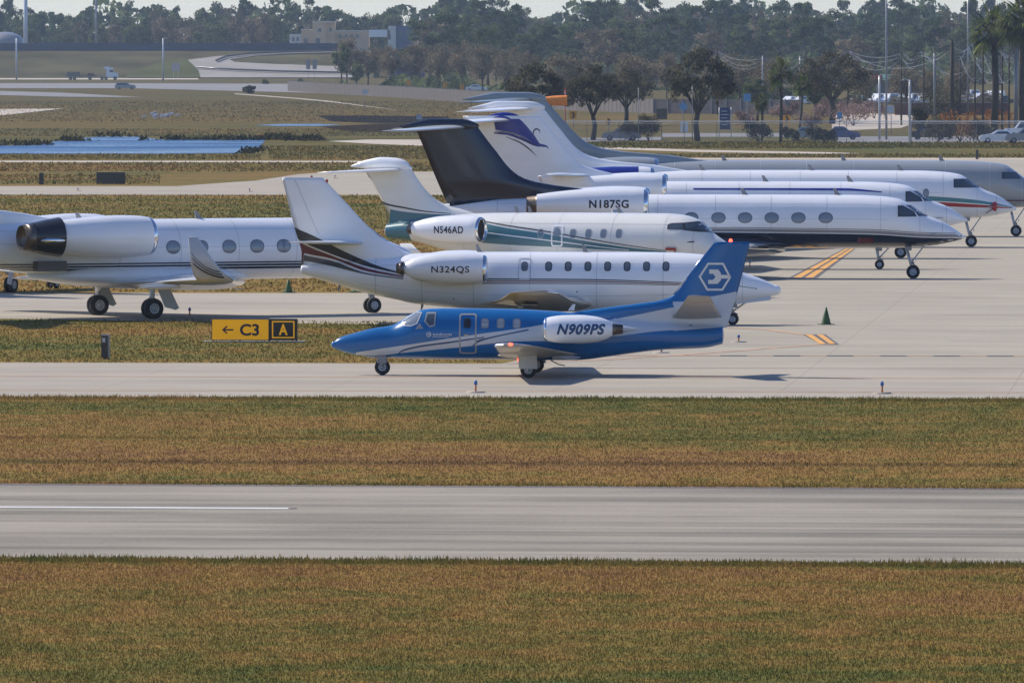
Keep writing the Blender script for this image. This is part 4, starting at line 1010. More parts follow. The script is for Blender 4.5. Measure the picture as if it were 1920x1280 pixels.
# hold-short style double bars
for (a, b, c_, d_) in (((1484,521),(1585,467),(1600,467),(1526,521)),):
    quadpx('bar_border', [(1478,522),(1583,466.5),(1604,466.5),(1532,522)], M_blk, .018)
    quadpx('yellow_bar', [(1487,521),(1586,467),(1592,467),(1502,521)], M_mark, .022)
    quadpx('yellow_bar', [(1509,521),(1595,467),(1601,467),(1524,521)], M_mark, .022)
quadpx('bar_border', [(1505,627.5),(1548,627.5),(1574,647),(1540,647)], M_blk, .018)
quadpx('yellow_bar', [(1510,628.5),(1523,628.5),(1549,646),(1537,646)], M_mark, .030)
quadpx('yellow_bar', [(1531,628.5),(1543,628.5),(1567,646),(1556,646)], M_mark, .030)

# ------------------------------------------------------------------ grass blades
def blades(name, regs, n, h, wd, mat, seed=1, lean=.35, **k):
    """regs: list of (d0,d1,px0,px1) ground bands (distance range, photo columns) ; n per m2"""
    rg = np.random.default_rng(seed); X = []; Y = []
    for reg in regs:
        d0, d1, p0, p1 = reg[:4]; dens = n*(reg[4] if len(reg) > 4 else 1)
        w0, w1 = (p0 - 960)/F, (p1 - 960)/F; A = (d1*d1 - d0*d0)/2*(w1 - w0); c = int(A*dens)
        y = np.sqrt(rg.random(c)*(d1*d1 - d0*d0) + d0*d0); x = (w0 + rg.random(c)*(w1 - w0))*y
        if len(reg) > 5: x = x; y = y - x*reg[5]
        X.append(x); Y.append(y)
    x = np.concatenate(X); y = np.concatenate(Y); c = len(x)
    a = rg.random(c)*2*np.pi; cl = .5 + .5*np.sin(x*1.3 + 2.1*np.sin(y*.9)) * np.sin(y*.7 + 1.7*np.sin(x*.6)); hh = h*(.45 + rg.random(c)**1.5*1.1)*(.65 + .75*cl*rg.random(c)); y = y + rg.normal(0, .12, c); ww = wd*(.6 + .8*rg.random(c)); lx = (rg.random(c)-.5)*2*lean*hh; ly = (rg.random(c)-.5)*2*lean*hh
    V = np.zeros((c, 3, 3)); V[:,0,0] = x - np.cos(a)*ww; V[:,0,1] = y - np.sin(a)*ww; V[:,1,0] = x + np.cos(a)*ww; V[:,1,1] = y + np.sin(a)*ww
    V[:,2,0] = x + lx; V[:,2,1] = y + ly; V[:,2,2] = hh
    me = bpy.data.meshes.new(name); me.vertices.add(c*3); me.vertices.foreach_set('co', V.ravel()); me.loops.add(c*3); me.loops.foreach_set('vertex_index', np.arange(c*3)); me.polygons.add(c); me.polygons.foreach_set('loop_start', np.arange(0, c*3, 3)); me.polygons.foreach_set('loop_total', np.full(c, 3))
    at = me.attributes.new('v', 'FLOAT', 'POINT'); at.data.foreach_set('value', np.repeat(rg.random(c), 3).astype(np.float32))
    me.update(); me.validate(); me.materials.append(mat); o = bpy.data.objects.new(name, me); link(o); return tag(o, kind='stuff', **k)
M_bl = blade_mat()
dd = lambda y: F*HC/(y - HY)
tl = .09
blades('foreground_grass', [(146, 188.5, -120, 2040, 1.0, 0.103)], 230, .06, .011, M_bl, 1, label='dry brown and green grass in the foreground', cat='grass')
blades('median_grass', [(220.6, 247.0, -120, 2040, 1.0, 0.1), (246, 274.8, -120, 2040, 1.0, .055)], 95, .055, .015, M_bl, 2, label='mown dry grass strip between runway and taxiway', cat='grass')
blades('verge_grass', [(187.2, 188.9, -120, 2040, 3.0, .103), (220.2, 221.2, -120, 2040, 2.0, .1), (272.8, 275.5, -120, 2040, 1.5, .052)], 80, .095, .015, M_bl, 3, label='taller green grass fringe along the pavement edges', cat='grass')
blades('taxiway_grass', [(305.0, 351.5, -120, 380, 1.0, 0.03), (305.0, 350, 380, 930, 1.0, .03)], 24, .08, .03, M_bl, 4, label='olive grass around the yellow sign', cat='grass')
blades('island_grass', [(392, 640, -120, 900, 1.0, 0.0)], 5, .12, .06, M_bl, 5, label='rough yellow green grass behind the parked jets', cat='grass')
blades('far_island_grass', [(690, 740, -120, 300, 1.0, 0.0), (757, 814, -120, 900, 1.0, 0.0), (835, 874, -120, 490, 1.0), (835, 945, 505, 900, 1.0), (848, 876, 1100, 2040, 1.2), (922, 982, 1100, 2040, 1.2)], 2.0, .16, .10, M_bl, 6, label='rough grass beyond the far taxiway', cat='grass')
M_scrub = blade_mat('marsh_scrub', [(0, col(96,82,58)), (.4, col(112,92,62)), (.7, col(96,92,56)), (1, col(104,90,64))], 1.0, .9)
blades('marsh_scrub', [(dd(256), dd(242), -150, 1000, 1.2), (dd(229), dd(190), -150, 1000, .6)], .5, .15, .12, M_scrub, 7, lean=.8, label='brown marsh scrub around the pond', cat='scrub')
M_bank = blade_mat('reed_bank', [(0, col(40,42,34)), (.6, col(70,70,44)), (1, col(96,90,52))], 1.0, .8)
rg = np.random.default_rng(11)
def patch(name, spots, mat, seed, h, wd, n, **k):
    rg = np.random.default_rng(seed); V = []; C = []
    for (px, py, wpx, dep) in spots:
        X, Y = G(px, py); s = F/Y; c = int(n*wpx/s*dep)
        xs = X + rg.normal(0, .5, c)*wpx/s*.6; ys = Y + rg.normal(0, .5, c)*dep; e = np.clip(1.2 - ((xs - X)/(wpx/s*.62))**2, .25, 1)
        a = rg.random(c)*6.28; hh = h*(.4 + rg.random(c))*e; ww = wd*(.6 + rg.random(c)*.8); zb = rg.random(c)*h*.5*e
        v = np.zeros((c, 3, 3)); v[:,0,0] = xs - np.cos(a)*ww; v[:,0,1] = ys - np.sin(a)*ww; v[:,1,0] = xs + np.cos(a)*ww; v[:,1,1] = ys + np.sin(a)*ww; v[:,0,2] = zb; v[:,1,2] = zb*rg.random(c)
        v[:,2,0] = xs + rg.normal(0, .3, c)*hh; v[:,2,1] = ys; v[:,2,2] = zb + hh*.6; V.append(v); C.append(rg.random(c))
    V = np.concatenate(V); C = np.concatenate(C); c = len(V)
    me = bpy.data.meshes.new(name); me.vertices.add(c*3); me.vertices.foreach_set('co', V.ravel()); me.loops.add(c*3); me.loops.foreach_set('vertex_index', np.arange(c*3)); me.polygons.add(c); me.polygons.foreach_set('loop_start', np.arange(0, c*3, 3)); me.polygons.foreach_set('loop_total', np.full(c, 3))
    at = me.attributes.new('v', 'FLOAT', 'POINT'); at.data.foreach_set('value', np.repeat(C, 3).astype(np.float32)); me.update(); me.materials.append(mat); return me
def patch_obj(name, *a, **k):
    kw = {q: k.pop(q) for q in list(k) if q in ('label', 'cat', 'group', 'kind')}
    me = patch(name, *a, **k); o = bpy.data.objects.new(name, me); link(o); return tag(o, **kw)
patch_obj('reeds', [(10,273,90,3),(70,272,60,3),(210,257,80,2),(270,264,18,2),(430,263,150,3),(520,262,90,8),(580,264,60,6),(140,265,60,3),(330,263,60,3),(490,284,30,4),(470,288,40,3)], M_bank, 21, .75, .22, 8, label='dark reeds growing along the pond bank', cat='reeds', kind='stuff')

# ------------------------------------------------------------------ trees
def leaf_mat(name, stops, val=1.0): return blade_mat(name, stops, 1.0, val)
M_lf = {
 'pine': leaf_mat('pine_needles', [(0, col(42,60,42)), (.5, col(64,84,54)), (1, col(96,112,70))]),
 'broad': leaf_mat('broad_leaves', [(0, col(50,66,40)), (.5, col(80,94,54)), (1, col(112,120,72))]),
 'bare': leaf_mat('bare_twigs', [(0, col(88,80,60)), (.5, col(120,108,82)), (1, col(146,132,104))]),
 'oak': leaf_mat('oak_leaves', [(0, col(42,44,30)), (.5, col(70,67,46)), (1, col(112,104,76))]),
 'palm': leaf_mat('palm_fronds', [(0, col(42,56,24)), (.6, col(84,96,40)), (1, col(120,122,60))]),
 'rust': leaf_mat('rust_leaves', [(0, col(96,56,28)), (.6, col(150,92,44)), (1, col(176,126,62))]),
 'pinktwig': leaf_mat('pink_twigs', [(0, col(104,86,82)), (.6, col(136,112,104)), (1, col(168,146,134))]),
}
M_bark = paint('tree_bark', col(96,84,72)[:3], .9, 0, 0, .4, 2)
M_barkd = paint('dark_bark', col(70,62,54)[:3], .9, 0, 0, .4, 2)
def facemesh(name, V, C, mat):
    c, k, _ = V.shape; me = bpy.data.meshes.new(name); me.vertices.add(c*k); me.vertices.foreach_set('co', V.ravel()); me.loops.add(c*k); me.loops.foreach_set('vertex_index', np.arange(c*k)); me.polygons.add(c)
    me.polygons.foreach_set('loop_start', np.arange(0, c*k, k)); me.polygons.foreach_set('loop_total', np.full(c, k))
    at = me.attributes.new('v', 'FLOAT', 'POINT'); at.data.foreach_set('value', np.repeat(C, k).astype(np.float32)); me.update(); me.materials.append(mat); return me
def leaves(centres, rads, per, size, rg, flatk=.7):
    V = []; C = []
    for (c, r) in zip(centres, rads):
        p = rg.normal(0, 1, (per, 3)); p /= np.linalg.norm(p, axis=1)[:, None]; p *= (rg.random(per)**.45)[:, None]*r; p[:,2] *= flatk; p += c
        u = rg.normal(0, 1, (per, 3)); u /= np.linalg.norm(u, axis=1)[:, None]; w_ = rg.normal(0, 1, (per, 3)); w_ -= (w_*u).sum(1)[:, None]*u; w_ /= np.linalg.norm(w_, axis=1)[:, None]
        s = size*(.5 + rg.random(per))[:, None]; q = np.stack([p - u*s*.5, p + w_*s*.35, p + u*s*.5, p - w_*s*.35], 1); V.append(q)
        base = rg.random(); C.append(np.clip(base*.6 + rg.random(per)*.5, 0, 1))
    return np.concatenate(V), np.concatenate(C)
def tree_proto(kind, seed, H=20.0, W=9.0, leaf=None, per=None, nclump=None):
    """returns (trunk mesh, crown mesh) for a tree of height H and crown width W"""
    rg = np.random.default_rng(seed); rn = random.Random(seed); mb = MB()
    cs = []; rs = []
    if kind == 'pine':
        mb.tube([(0,0,0),(rn.uniform(-.3,.3),0,H*.45),(rn.uniform(-.5,.5),0,H*.93)], H*.016, M_bark, 7, H*.004)
        for i in range(nclump or 26):
            t = rg.random(); z = H*(.42 + .55*t); rad = W/2*(1 - .55*t)*(.35 + .75*rg.random()); a = rg.random()*6.28
            c = np.array([math.cos(a)*rad, math.sin(a)*rad, z]); cs.append(c); rs.append(W*.15*(.7 + .7*rg.random()))
            mb.tube([(0,0,z - rad*.3), tuple(c)], H*.004, M_bark, 4, H*.001)
        V, C = leaves(cs, rs, per or 90, leaf or .62, rg, .6); mat = M_lf['pine']
    elif kind in ('broad', 'bare'):
        mb.tube([(0,0,0),(.2,0,H*.3),(.0,0,H*.6)], H*.022, M_bark, 7, H*.010)
        for i in range(nclump or 34):
            p = rg.normal(0, 1, 3); p /= np.linalg.norm(p); p *= .45 + .55*rg.random(); c = np.array([p[0]*W*.42, p[1]*W*.42, H*.60 + p[2]*H*.32]); cs.append(c); rs.append(W*.16*(.6 + .8*rg.random()))
            if i % 2 == 0: mb.tube([(0,0,H*(.18 + .25*rg.random())), (c[0]*.5, c[1]*.5, (c[2] + H*.35)/2), tuple(c)], H*.009, M_bark, 4, H*.0015)
        V, C = leaves(cs, rs, per or (90 if kind == 'broad' else 60), leaf or .60, rg, .8); mat = M_lf[kind]
    elif kind == 'oak':
        fz = H*.30
        mb.tube([(0,0,0),(.03*H,0,fz*.6),(0,0,fz)], H*.042, M_barkd, 9, H*.034)
        tips = []
        for i in range(7):
            a = i*6.28/7 + rn.uniform(-.3,.3); r = W*.30*rn.uniform(.7,1.1); p1 = (math.cos(a)*r*.45, math.sin(a)*r*.45, fz + H*.16); p2 = (math.cos(a)*r, math.sin(a)*r, fz + H*rn.uniform(.30,.42))
            mb.tube([(0,0,fz*.97), p1, p2], H*.020, M_barkd, 6, H*.007); tips.append(p2)
            for q in range(3):
                b = a + rn.uniform(-.7,.7); p3 = (p2[0] + math.cos(b)*W*.13, p2[1] + math.sin(b)*W*.13, p2[2] + H*rn.uniform(.04,.2)); mb.tube([p1 if q == 0 else p2, p3], H*.008, M_barkd, 4, H*.002)
        for i in range(nclump or 60):
            a = rg.random()*6.28; rr = W*.46*math.sqrt(rg.random()); top = math.sqrt(max(0, 1 - (rr/(W*.5))**2)); z = H*(.44 + .46*top*rg.random()**.7 + (.06*rg.random()))
            cs.append(np.array([math.cos(a)*rr, math.sin(a)*rr, z])); rs.append(W*.085*(.7 + .7*rg.random()))
        V, C = leaves(cs, rs, per or 110, leaf or .26, rg, .8); mat = M_lf['oak']
    elif kind == 'palm':
        mb.tube([(0,0,0),(.1,0,H*.4),(0,0,H*.88)], H*.028, M_barkd, 9, H*.026)
        for i in range(14):    # old boot stubs
            a = rn.uniform(0, 6.28); z = H*rn.uniform(.62,.86); mb.tube([(0,0,z), (math.cos(a)*H*.05, math.sin(a)*H*.05, z + H*.02)], H*.007, M_barkd, 4)
        V = []; C = []
        for i in range(46):
            a = rg.random()*6.28; e = rg.uniform(-.9, 1.3); Lf = W*.5*rg.uniform(.8,1.1); d = np.array([math.cos(a)*math.cos(e), math.sin(a)*math.cos(e), math.sin(e)]); s = np.array([-math.sin(a), math.cos(a), 0]); o = np.array([0, 0, H*.90]); cc = rg.random()
            for j in range(11):     # leaflets fanning from the end of a stalk
                f = (j - 5)/5.0; b0 = o + d*Lf*.40; dirv = d*math.cos(f*1.1) + s*math.sin(f*1.1); tip = b0 + dirv*Lf*.60*(1 - .25*abs(f)); tip[2] -= Lf*.22*(.5 + abs(f)); w2 = np.cross(dirv, [0, 0, 1]); w2 = w2/(np.linalg.norm(w2) + 1e-6)*Lf*.035
                mid = (b0 + tip)/2 + np.array([0, 0, Lf*.06]); V.append(np.stack([b0, mid + w2, tip, mid - w2])); C.append(cc*.6 + rg.random()*.4)
            V.append(np.stack([o, o + d*Lf*.2 + s*.03, o + d*Lf*.42, o + d*Lf*.2 - s*.03])); C.append(.3)
        V = np.array(V); C = np.array(C); mat = M_lf['palm']
    t = mb.build('trunk'); tm = t.data; bpy.data.objects.remove(t)
    return tm, facemesh('crown', V, C, mat), H, W
def place_tree(proto, name, px, py, top=None, width=None, d=None, rz=None, mat=None, z0=0.0, **k):
    tm, cm, H, W = proto
    if d is None: X, Y = G(px, py)
    else: Y = d; X = (px - 960)*d/F
    s = F/Y; h = (HC - (top - HY)/s) - z0 if top is not None else H
    wd = width/s if width else W*h/H
    r = empty(name, (X, Y, z0), random.uniform(0, 6.28) if rz is None else rz, **k); r.scale = (wd/W, wd/W, h/H)
    o = bpy.data.objects.new('trunk', tm); link(o, r); o = bpy.data.objects.new('crown', cm); link(o, r); return r
PP = {'pine': [tree_proto('pine', 100 + i) for i in range(4)], 'broad': [tree_proto('broad', 120 + i) for i in range(4)], 'bare': [tree_proto('bare', 140 + i) for i in range(4)]}
OK_ = [tree_proto('oak', 160 + i, 10.0, 10.0, .30, 120) for i in range(3)]
MIDB = [tree_proto('bare', 180 + i, 12.0, 10.0, .42, 80, 46) for i in range(3)]
PALM = tree_proto('palm', 190, 8.0, 4.6)
rn = random.Random(5)
lab = {'pine': ('pine_tree', 'tall dark pine in the hazy wood along the horizon', 'pines of the far wood'), 'broad': ('broadleaf_tree', 'round green broadleaf tree in the hazy wood along the horizon', 'broadleaf trees of the far wood'), 'bare': ('bare_tree', 'grey brown leafless tree in the hazy wood along the horizon', 'bare trees of the far wood')}
def wood(px0, px1, step, d0, d1, topf, kinds, wpx):
    x = px0
    while x < px1:
        kd = rn.choices(kinds[0], kinds[1])[0]; n, lb, gp = lab[kd]; d = rn.uniform(d0, d1)
        tp = topf(x) + rn.uniform(-9, 16); place_tree(rn.choice(PP[kd]), n, x + rn.uniform(-4, 4), 0, tp, wpx*rn.uniform(.8, 1.25), d=d, label=lb, cat='tree', group=gp)
        x += step*rn.uniform(.7, 1.3)
skyl = pchip([-120, 0, 50, 150, 230, 300, 380, 400, 430, 520, 600, 660, 700, 760, 800, 860, 960, 1000, 1030, 1090, 1130, 1250, 1400, 1500, 1560, 1620, 1700, 1760, 1800, 1860, 2040], [4, 6, 12, 16, 14, 4, 2, 12, 2, -6, -2, 2, 8, 12, 0, -6, 0, 12, 16, 6, -6, -8, -4, -2, 8, 10, 2, 6, -4, -10, -10])
wood(-120, 2040, 26, 3050, 3200, lambda x: skyl(x) - 3, (['pine','broad','bare'], [5,3,2]), 46)
wood(-120, 700, 24, 2900, 3000, lambda x: skyl(x) + 12, (['pine','broad','bare'], [4,3,4]), 46)
wood(810, 2040, 28, 2500, 2650, lambda x: skyl(x) + 8, (['pine','broad','bare'], [6,4,1.4]), 58)
wood(790, 2040, 36, 2150, 2300, lambda x: skyl(x) + 34, (['pine','broad','bare'], [6,4,1]), 62)
# understory mass behind the individual trunks
rg2 = np.random.default_rng(77); V = []; C = []
def mass(px0, px1, ytop, ybot, d0, d1, n, size):
    for _ in range(n):
        d = rg2.uniform(d0, d1); px = rg2.uniform(px0, px1); X = (px - 960)*d/F; zt = HC - (ytop + 14*math.sin(px*.021) + 9*math.sin(px*.057) - HY)*d/F; zb = max(0, HC - (ybot - HY)*d/F); z = rg2.uniform(min(zb, zt - .3), max(zb + .3, zt))
        u = rg2.normal(0, 1, 3); u /= np.linalg.norm(u); v = np.cross(u, rg2.normal(0, 1, 3)); v /= np.linalg.norm(v); p = np.array([X, d, z]); s = size*(.5 + rg2.random()); V.append(np.stack([p - u*s, p + v*s*.8, p + u*s, p - v*s*.8])); C.append(.5*rg2.random() + .25 + .25*math.sin(px*.05 + z*.4))
mass(-140, 2060, 20, 100, 3250, 3330, 12000, 1.3)
mass(810, 2060, 52, 130, 2680, 2740, 7000, 1.1)
mass(980, 2060, 105, 190, 2320, 2380, 4500, .9)
mass(640, 1340, 150, 176, 2040, 2140, 3500, .6)
mass(1330, 1640, 168, 200, 1600, 1640, 2500, .5)
me = facemesh('understory', np.array(V), np.clip(np.array(C), 0, 1), M_lf['broad']); o = bpy.data.objects.new('understory', me); link(o); tag(o, label='dense green undergrowth filling the far wood', cat='wood', kind='stuff')

# middle distance trees: px, base row, top row, crown width px
mids = [(650,166,66,50),(690,166,84,56),(735,168,80,60),(780,168,76,56),(822,170,80,60),(866,172,70,62),(905,174,82,60),(950,178,84,60),(990,180,90,50),
        (1050,196,98,90),(1192,200,94,96),(1092,190,100,60),(1250,190,96,50),(1388,204,96,92),(1340,198,100,60),(1450,206,104,80),(1700,206,118,70),(1745,212,126,60),(1622,208,120,60),(1795,215,112,60)]
for i, (x, b, t, w_) in enumerate(mids):
    place_tree(MIDB[i % 3], 'bare_tree', x, b, t, w_*1.15, label='grey brown half-bare tree standing in the row beyond the grey fence', cat='tree', group='half-bare trees beyond the grey fence')
for i, (x, b, t, w_) in enumerate([(640,168,64,40),(668,170,110,34),(1560,232,92,150),(1420,228,140,56),(1530,230,110,70)]):
    place_tree(PP['broad'][i % 4] if i != 2 else OK_[1], 'broadleaf_tree', x, b, t, w_, label=['dark green tree left of the grey brown row, near the tan building', 'low dark tree beside the end of the grey fence', 'broad dense tree behind the leaning palm, under the swaying wires', 'small green tree left of the tall palm', 'green tree crown behind the leaning palm'][i], cat='tree')
for x, b, t, w_, i, lb in ((1112,263,116,118,0,'spreading oak with forked trunk, just right of the windsock'), (1174,236,124,106,1,'spreading oak directly right of the windsock oak, lower trunk behind bushes'), (1308,265,90,142,2,'largest spreading oak, alone by the blue notice sign'), (1000,262,116,124,2,'dark oak crown rising behind the grey jet tail')):
    place_tree(OK_[i], 'oak_tree', x, b, t, w_, rz=i*1.3, label=lb, cat='tree')
place_tree(PALM, 'palm_tree', 1464, 266, 122, 66, label='tall straight palm with round crown by the wire fence', cat='palm')
p = place_tree(PALM, 'palm_tree', 1498, 252, 150, 48, rz=1.0, label='leaning palm right of the straight palm', cat='palm'); p.rotation_euler = (0, R(5), 0)
place_tree(PALM, 'palm_tree', 1429, 264, 184, 40, rz=2.0, label='short palm with yellow green fronds left of the straight palm', cat='palm')
place_tree(PALM, 'palm_tree', 1864, 250, 34, 140, rz=.5, label='very tall dark palm among the wires at the right', cat='palm')
place_tree(PALM, 'palm_tree', 1918, 252, 14, 140, rz=2.5, label='very tall dark palm at the right edge of the photo', cat='palm')
# shrubs
def shrub(px, py, w_, h_, mat, size, n, label, seed, name='shrub'):
    X, Y = G(px, py); s = F/Y; W = w_/s; H = h_/s; rg = np.random.default_rng(seed); cs = []; rs = []
    for i in range(14): a = rg.random()*6.28; r = W*.36*math.sqrt(rg.random()); cs.append(np.array([math.cos(a)*r, math.sin(a)*r, H*(.2 + .55*rg.random())])); rs.append(min(W, H)*.26*(.7 + .6*rg.random()))
    V, C = leaves(cs, rs, n, size, rg, .9); V[:,:,2] = np.clip(V[:,:,2], 0.02, None); me = facemesh(name, V, C, M_lf[mat]); mb = MB()
    r = empty(name, (X, Y, 0), 0, label=label, cat='shrub'); link(bpy.data.objects.new('foliage', me), r)
    for i in range(6): mb.tube([(0,0,0), tuple(cs[i]*.9)], .05, M_barkd, 5, .015)
    mb.build('stem', r)
shrub(1182,264,50,44,'oak',.20,170,'rounded grey green bush behind the fence, left of the dark board',1)
shrub(1216,264,42,60,'oak',.20,170,'taller dark bush directly left of the dark board',2)
shrub(1420,266,60,44,'oak',.2,150,'low dark shrub under the short palm',3)
shrub(1500,266,90,30,'oak',.2,150,'low spreading shrub in front of the leaning palm',4)
shrub(1545,266,50,32,'oak',.2,150,'dark shrub beside the blue parked car',5)
shrub(1520,238,80,50,'pinktwig',.2,130,'pinkish leafless thicket behind the leaning palm',6)
shrub(1600,236,90,56,'pinktwig',.2,130,'pinkish leafless thicket left of the pale lamp post',7)
shrub(1400,240,50,40,'pinktwig',.2,110,'pinkish leafless thicket right of the blue notice sign',8)
shrub(1760,266,80,50,'oak',.22,170,'dark green shrub right of the grey lamp post',9)
shrub(1800,266,80,66,'rust',.2,110,'shrub with rust coloured leaves among the wire poles',10)
shrub(1835,266,60,50,'oak',.22,150,'dark shrub left of the white parked car',11)
shrub(1870,240,70,40,'rust',.2,90,'rust coloured shrub behind the white parked car',12)
shrub(1765,240,90,80,'oak',.22,160,'tall dark thicket behind the rust coloured shrub',13)
shrub(1570,224,110,52,'pinktwig',.25,150,'wide pinkish thicket behind the leaning palm and the small blue sign',17)
shrub(1470,224,80,40,'pinktwig',.25,140,'pinkish thicket directly behind the straight palm trunk',18)
shrub(1640,222,60,40,'pinktwig',.25,120,'pinkish bare bush between the thicket and the pale lamp post',19)
shrub(1722,250,44,70,'oak',.25,120,'tall bush left of the dark thicket, right of the bracket lamp post',20)
shrub(1790,214,90,50,'bare',.25,140,'grey brown bare bush in front of the brown wall',21)
shrub(1850,214,80,46,'bare',.25,140,'grey brown bare bush under the very tall palms',22)
shrub(1690,204,60,26,'bare',.25,100,'low bare bush half covering the parked vans',23)
shrub(467,176,28,16,'oak',.5,70,'dark bush on the far left road verge',14)
shrub(500,158,16,9,'broad',.5,60,'small dark bush in front of the pale ramp',15)
shrub(562,158,12,10,'broad',.5,60,'small dark bush at the foot of the ramp signs',16)

# ------------------------------------------------------------------ embankment, ramp, noise barrier (far left)
D1 = dd(147); D2 = D1 + 34; ZC = HC - (96 - HY)*D2/F
def S(px, py, off=0.0):
    k = (px - 960)/F; g = ZC/(D2 - D1); a = (py - HY)/F; Y = (HC + g*D1)/(g + a); return (k*Y, Y - off, HC - a*Y + off*.5)
mb = MB(); x0, x1 = (-900-960)*D1/F, (700-960)*D1/F
mb.add([(x0,D1,-.3),(x1,D1,-.3),(x1,D2,ZC),(x0,D2,ZC),(x0,D2+60,ZC),(x1,D2+60,ZC),(x1,D2+90,-.3),(x0,D2+90,-.3)], [(0,1,2,3),(3,2,5,4),(4,5,6,7),(1,6,5,2),(0,3,4,7)], flat('embankment_grass', col(104,98,70), 1, .5, .12), False); mb.build('embankment', kind='structure')
mb = MB(); mb.add([S(a, b, .25) for a, b in [(232,146),(260,132),(300,118),(338,110),(352,113),(372,132),(376,146)]], [(0,1,2,3,4,5,6)], flat('green_slope', col(96,98,62), 1, .3, .1), False); mb.build('grass_slope', kind='structure')
mb = MB(); mb.add([S(a, b, .2) for a, b in [(352,113),(400,107),(470,101),(560,98),(660,96.5),(660,99),(560,101),(480,105),(430,112),(440,117),(520,121),(660,126),(660,146),(376,146),(372,132)]], [tuple(range(15))], flat('ramp_concrete', col(170,164,156), .9, .15, .2), False); mb.build('ramp_road', kind='structure')
mb = MB()
mb.tube([S(a, b, .9) for a, b in [(405,116),(425,108),(470,102.5),(560,99),(660,97)]], .35, 'dgrey', 5); mb.tube([S(a, b, .9) for a, b in [(370,129),(440,133),(520,136),(660,139)]], .30, 'dgrey', 5)
mb.build('guard_rail', label='dark guard rails curving along the pale ramp', cat='guard rail')
M_bar = flat('barrier_blue_grey', col(70,82,100), .8, .25, .4)
mb = MB(); xa, xb = (-300-960)*D2/F, (652-960)*D2/F; zt = HC - (81.5 - HY)*(D2+2)/F
mb.box(((xa+xb)/2, D2 + 3, (ZC + zt)/2), (xb - xa, .4, zt - ZC), M_bar); nb = mb.build('noise_barrier', label='long blue grey noise barrier on top of the embankment', cat='barrier')
mb = MB()
for i in range(44): mb.box((xa + (xb-xa)*(i+.5)/44, D2 + 2.7, (ZC + zt)/2 + .1), (.35, .3, zt - ZC + .3), M_bar)
mb.build('barrier_post', nb, kind='stuff')

# ------------------------------------------------------------------ long grey fence across the middle
M_fen = flat('grey_fence', col(122,116,112), .9, .2, 1.0)
pts = [(540,171),(620,176.5),(755,184),(935,197),(1060,207),(1225,213),(1500,215)]
P = [Vector((*G(a, b), 0)) for a, b in pts]; mb = MB(); pm = MB(); H_ = 2.35
for a, b in zip(P[:-1], P[1:]):
    L_ = (b - a).length; ang = math.atan2(b.y - a.y, b.x - a.x); c = (a + b)/2
    mb.box((c.x, c.y, H_/2), (L_, .06, H_), M_fen, ang)
    k = int(L_/3)
    for i in range(k): q = a + (b-a)*(i/k); pm.box((q.x, q.y - .08, H_/2 + .08), (.14, .14, H_ + .16), 'mgrey', ang)
f = mb.build('grey_fence', label='long grey fence running from the ramp to behind the oaks', cat='fence'); pm.build('fence_post', f, kind='stuff')

# ------------------------------------------------------------------ wire security fence in front of the trees
fm, n_, l_, b_ = newmat('chain_link'); b_.inputs['Base Color'].default_value = (.35,.35,.34,1); tr = n_.new('ShaderNodeBsdfTransparent'); ms = n_.new('ShaderNodeMixShader'); ms.inputs[0].default_value = .16
l_.new(tr.outputs[0], ms.inputs[1]); l_.new(b_.outputs[0], ms.inputs[2]); l_.new(ms.outputs[0], n_['Material Output'].inputs[0])
root = None
xA, yA = G(1040, 266.5); xB, yB = G(2080, 267.5)
root = empty('security_fence', (xA, yA, 0), 0, label='wire security fence with pale barbed wire top in front of the trees', cat='fence')
W_ = xB - xA; mb = MB(); mb.add([(0,0,.05),(W_,0,.05),(W_,0,2.1),(0,0,2.1)], [(0,1,2,3)], fm, False); mb.build('chain_link_mesh', root)
k = 17
for i in range(k + 1):
    mb = MB(); x = W_*i/k; mb.tube([(x,0,0),(x,0,2.2),(x,-.25,2.5)], .035, 'mgrey', 6); mb.build('post', root)
mb = MB(); rr = random.Random(3)
for z, r_ in ((2.30, .035), (2.42, .03), (2.12, .02)):
    q = []; n = 160
    for i in range(n + 1): q.append((W_*i/n, -.12, z + rr.uniform(-.03, .03)))
    mb.tube(q, r_, MT['pale'], 4)
mb.build('barbed_wire', root)

# ------------------------------------------------------------------ signs, lights, cones, posts
M_yel = paint('sign_yellow', (.90,.42,.002), .6, 0, 0, .05); M_yel.node_tree.nodes['Principled BSDF'].inputs['Emission Color'].default_value = (1.0, .47, .0, 1); M_yel.node_tree.nodes['Principled BSDF'].inputs['Emission Strength'].default_value = .26  # faint glow added to the yellow, standing in for sunlight through the panel
def sign_text(parent, s, cx, cz, wd, ht, mat, bold=.02, y=-.0, name='letter', shear=0):
    tm = textmesh(s, bold, shear); vs, fs = tm; mb = MB(); mb.add([(cx + x*wd, y, cz + z*ht) for x, z in vs], fs, mat, False); return mb.build(name, parent)
X, Y = G(476, 641); s = F/Y; sg_ = empty('taxiway_sign', (X, Y, 0), R(-2), label='yellow and black guidance sign reading arrow C3 and A on the grass', cat='sign')
w1 = (505 - 397)/s; w2 = (558 - 505)/s; zt = HC - (597.5 - HY)/s; zb = HC - (637.5 - HY)/s; xa = (397 - 476)/s
mb = MB(); mb.box((xa + w1/2, 0, (zt+zb)/2), (w1, .25, zt - zb), 'black'); mb.box((xa + w1/2 , -.13, (zt+zb)/2), (w1 - .05, .02, zt - zb - .05), M_yel); mb.build('yellow_panel', sg_)
mb = MB(); mb.box((xa + w1 + w2/2, 0, (zt+zb)/2), (w2 - .01, .25, zt - zb), 'black')
cx, cz = xa + w1 + w2/2, (zt+zb)/2; o_ = [(cx - w2*.40, cz - .33), (cx + w2*.40, cz - .33), (cx + w2*.40, cz + .33), (cx - w2*.40, cz + .33)]
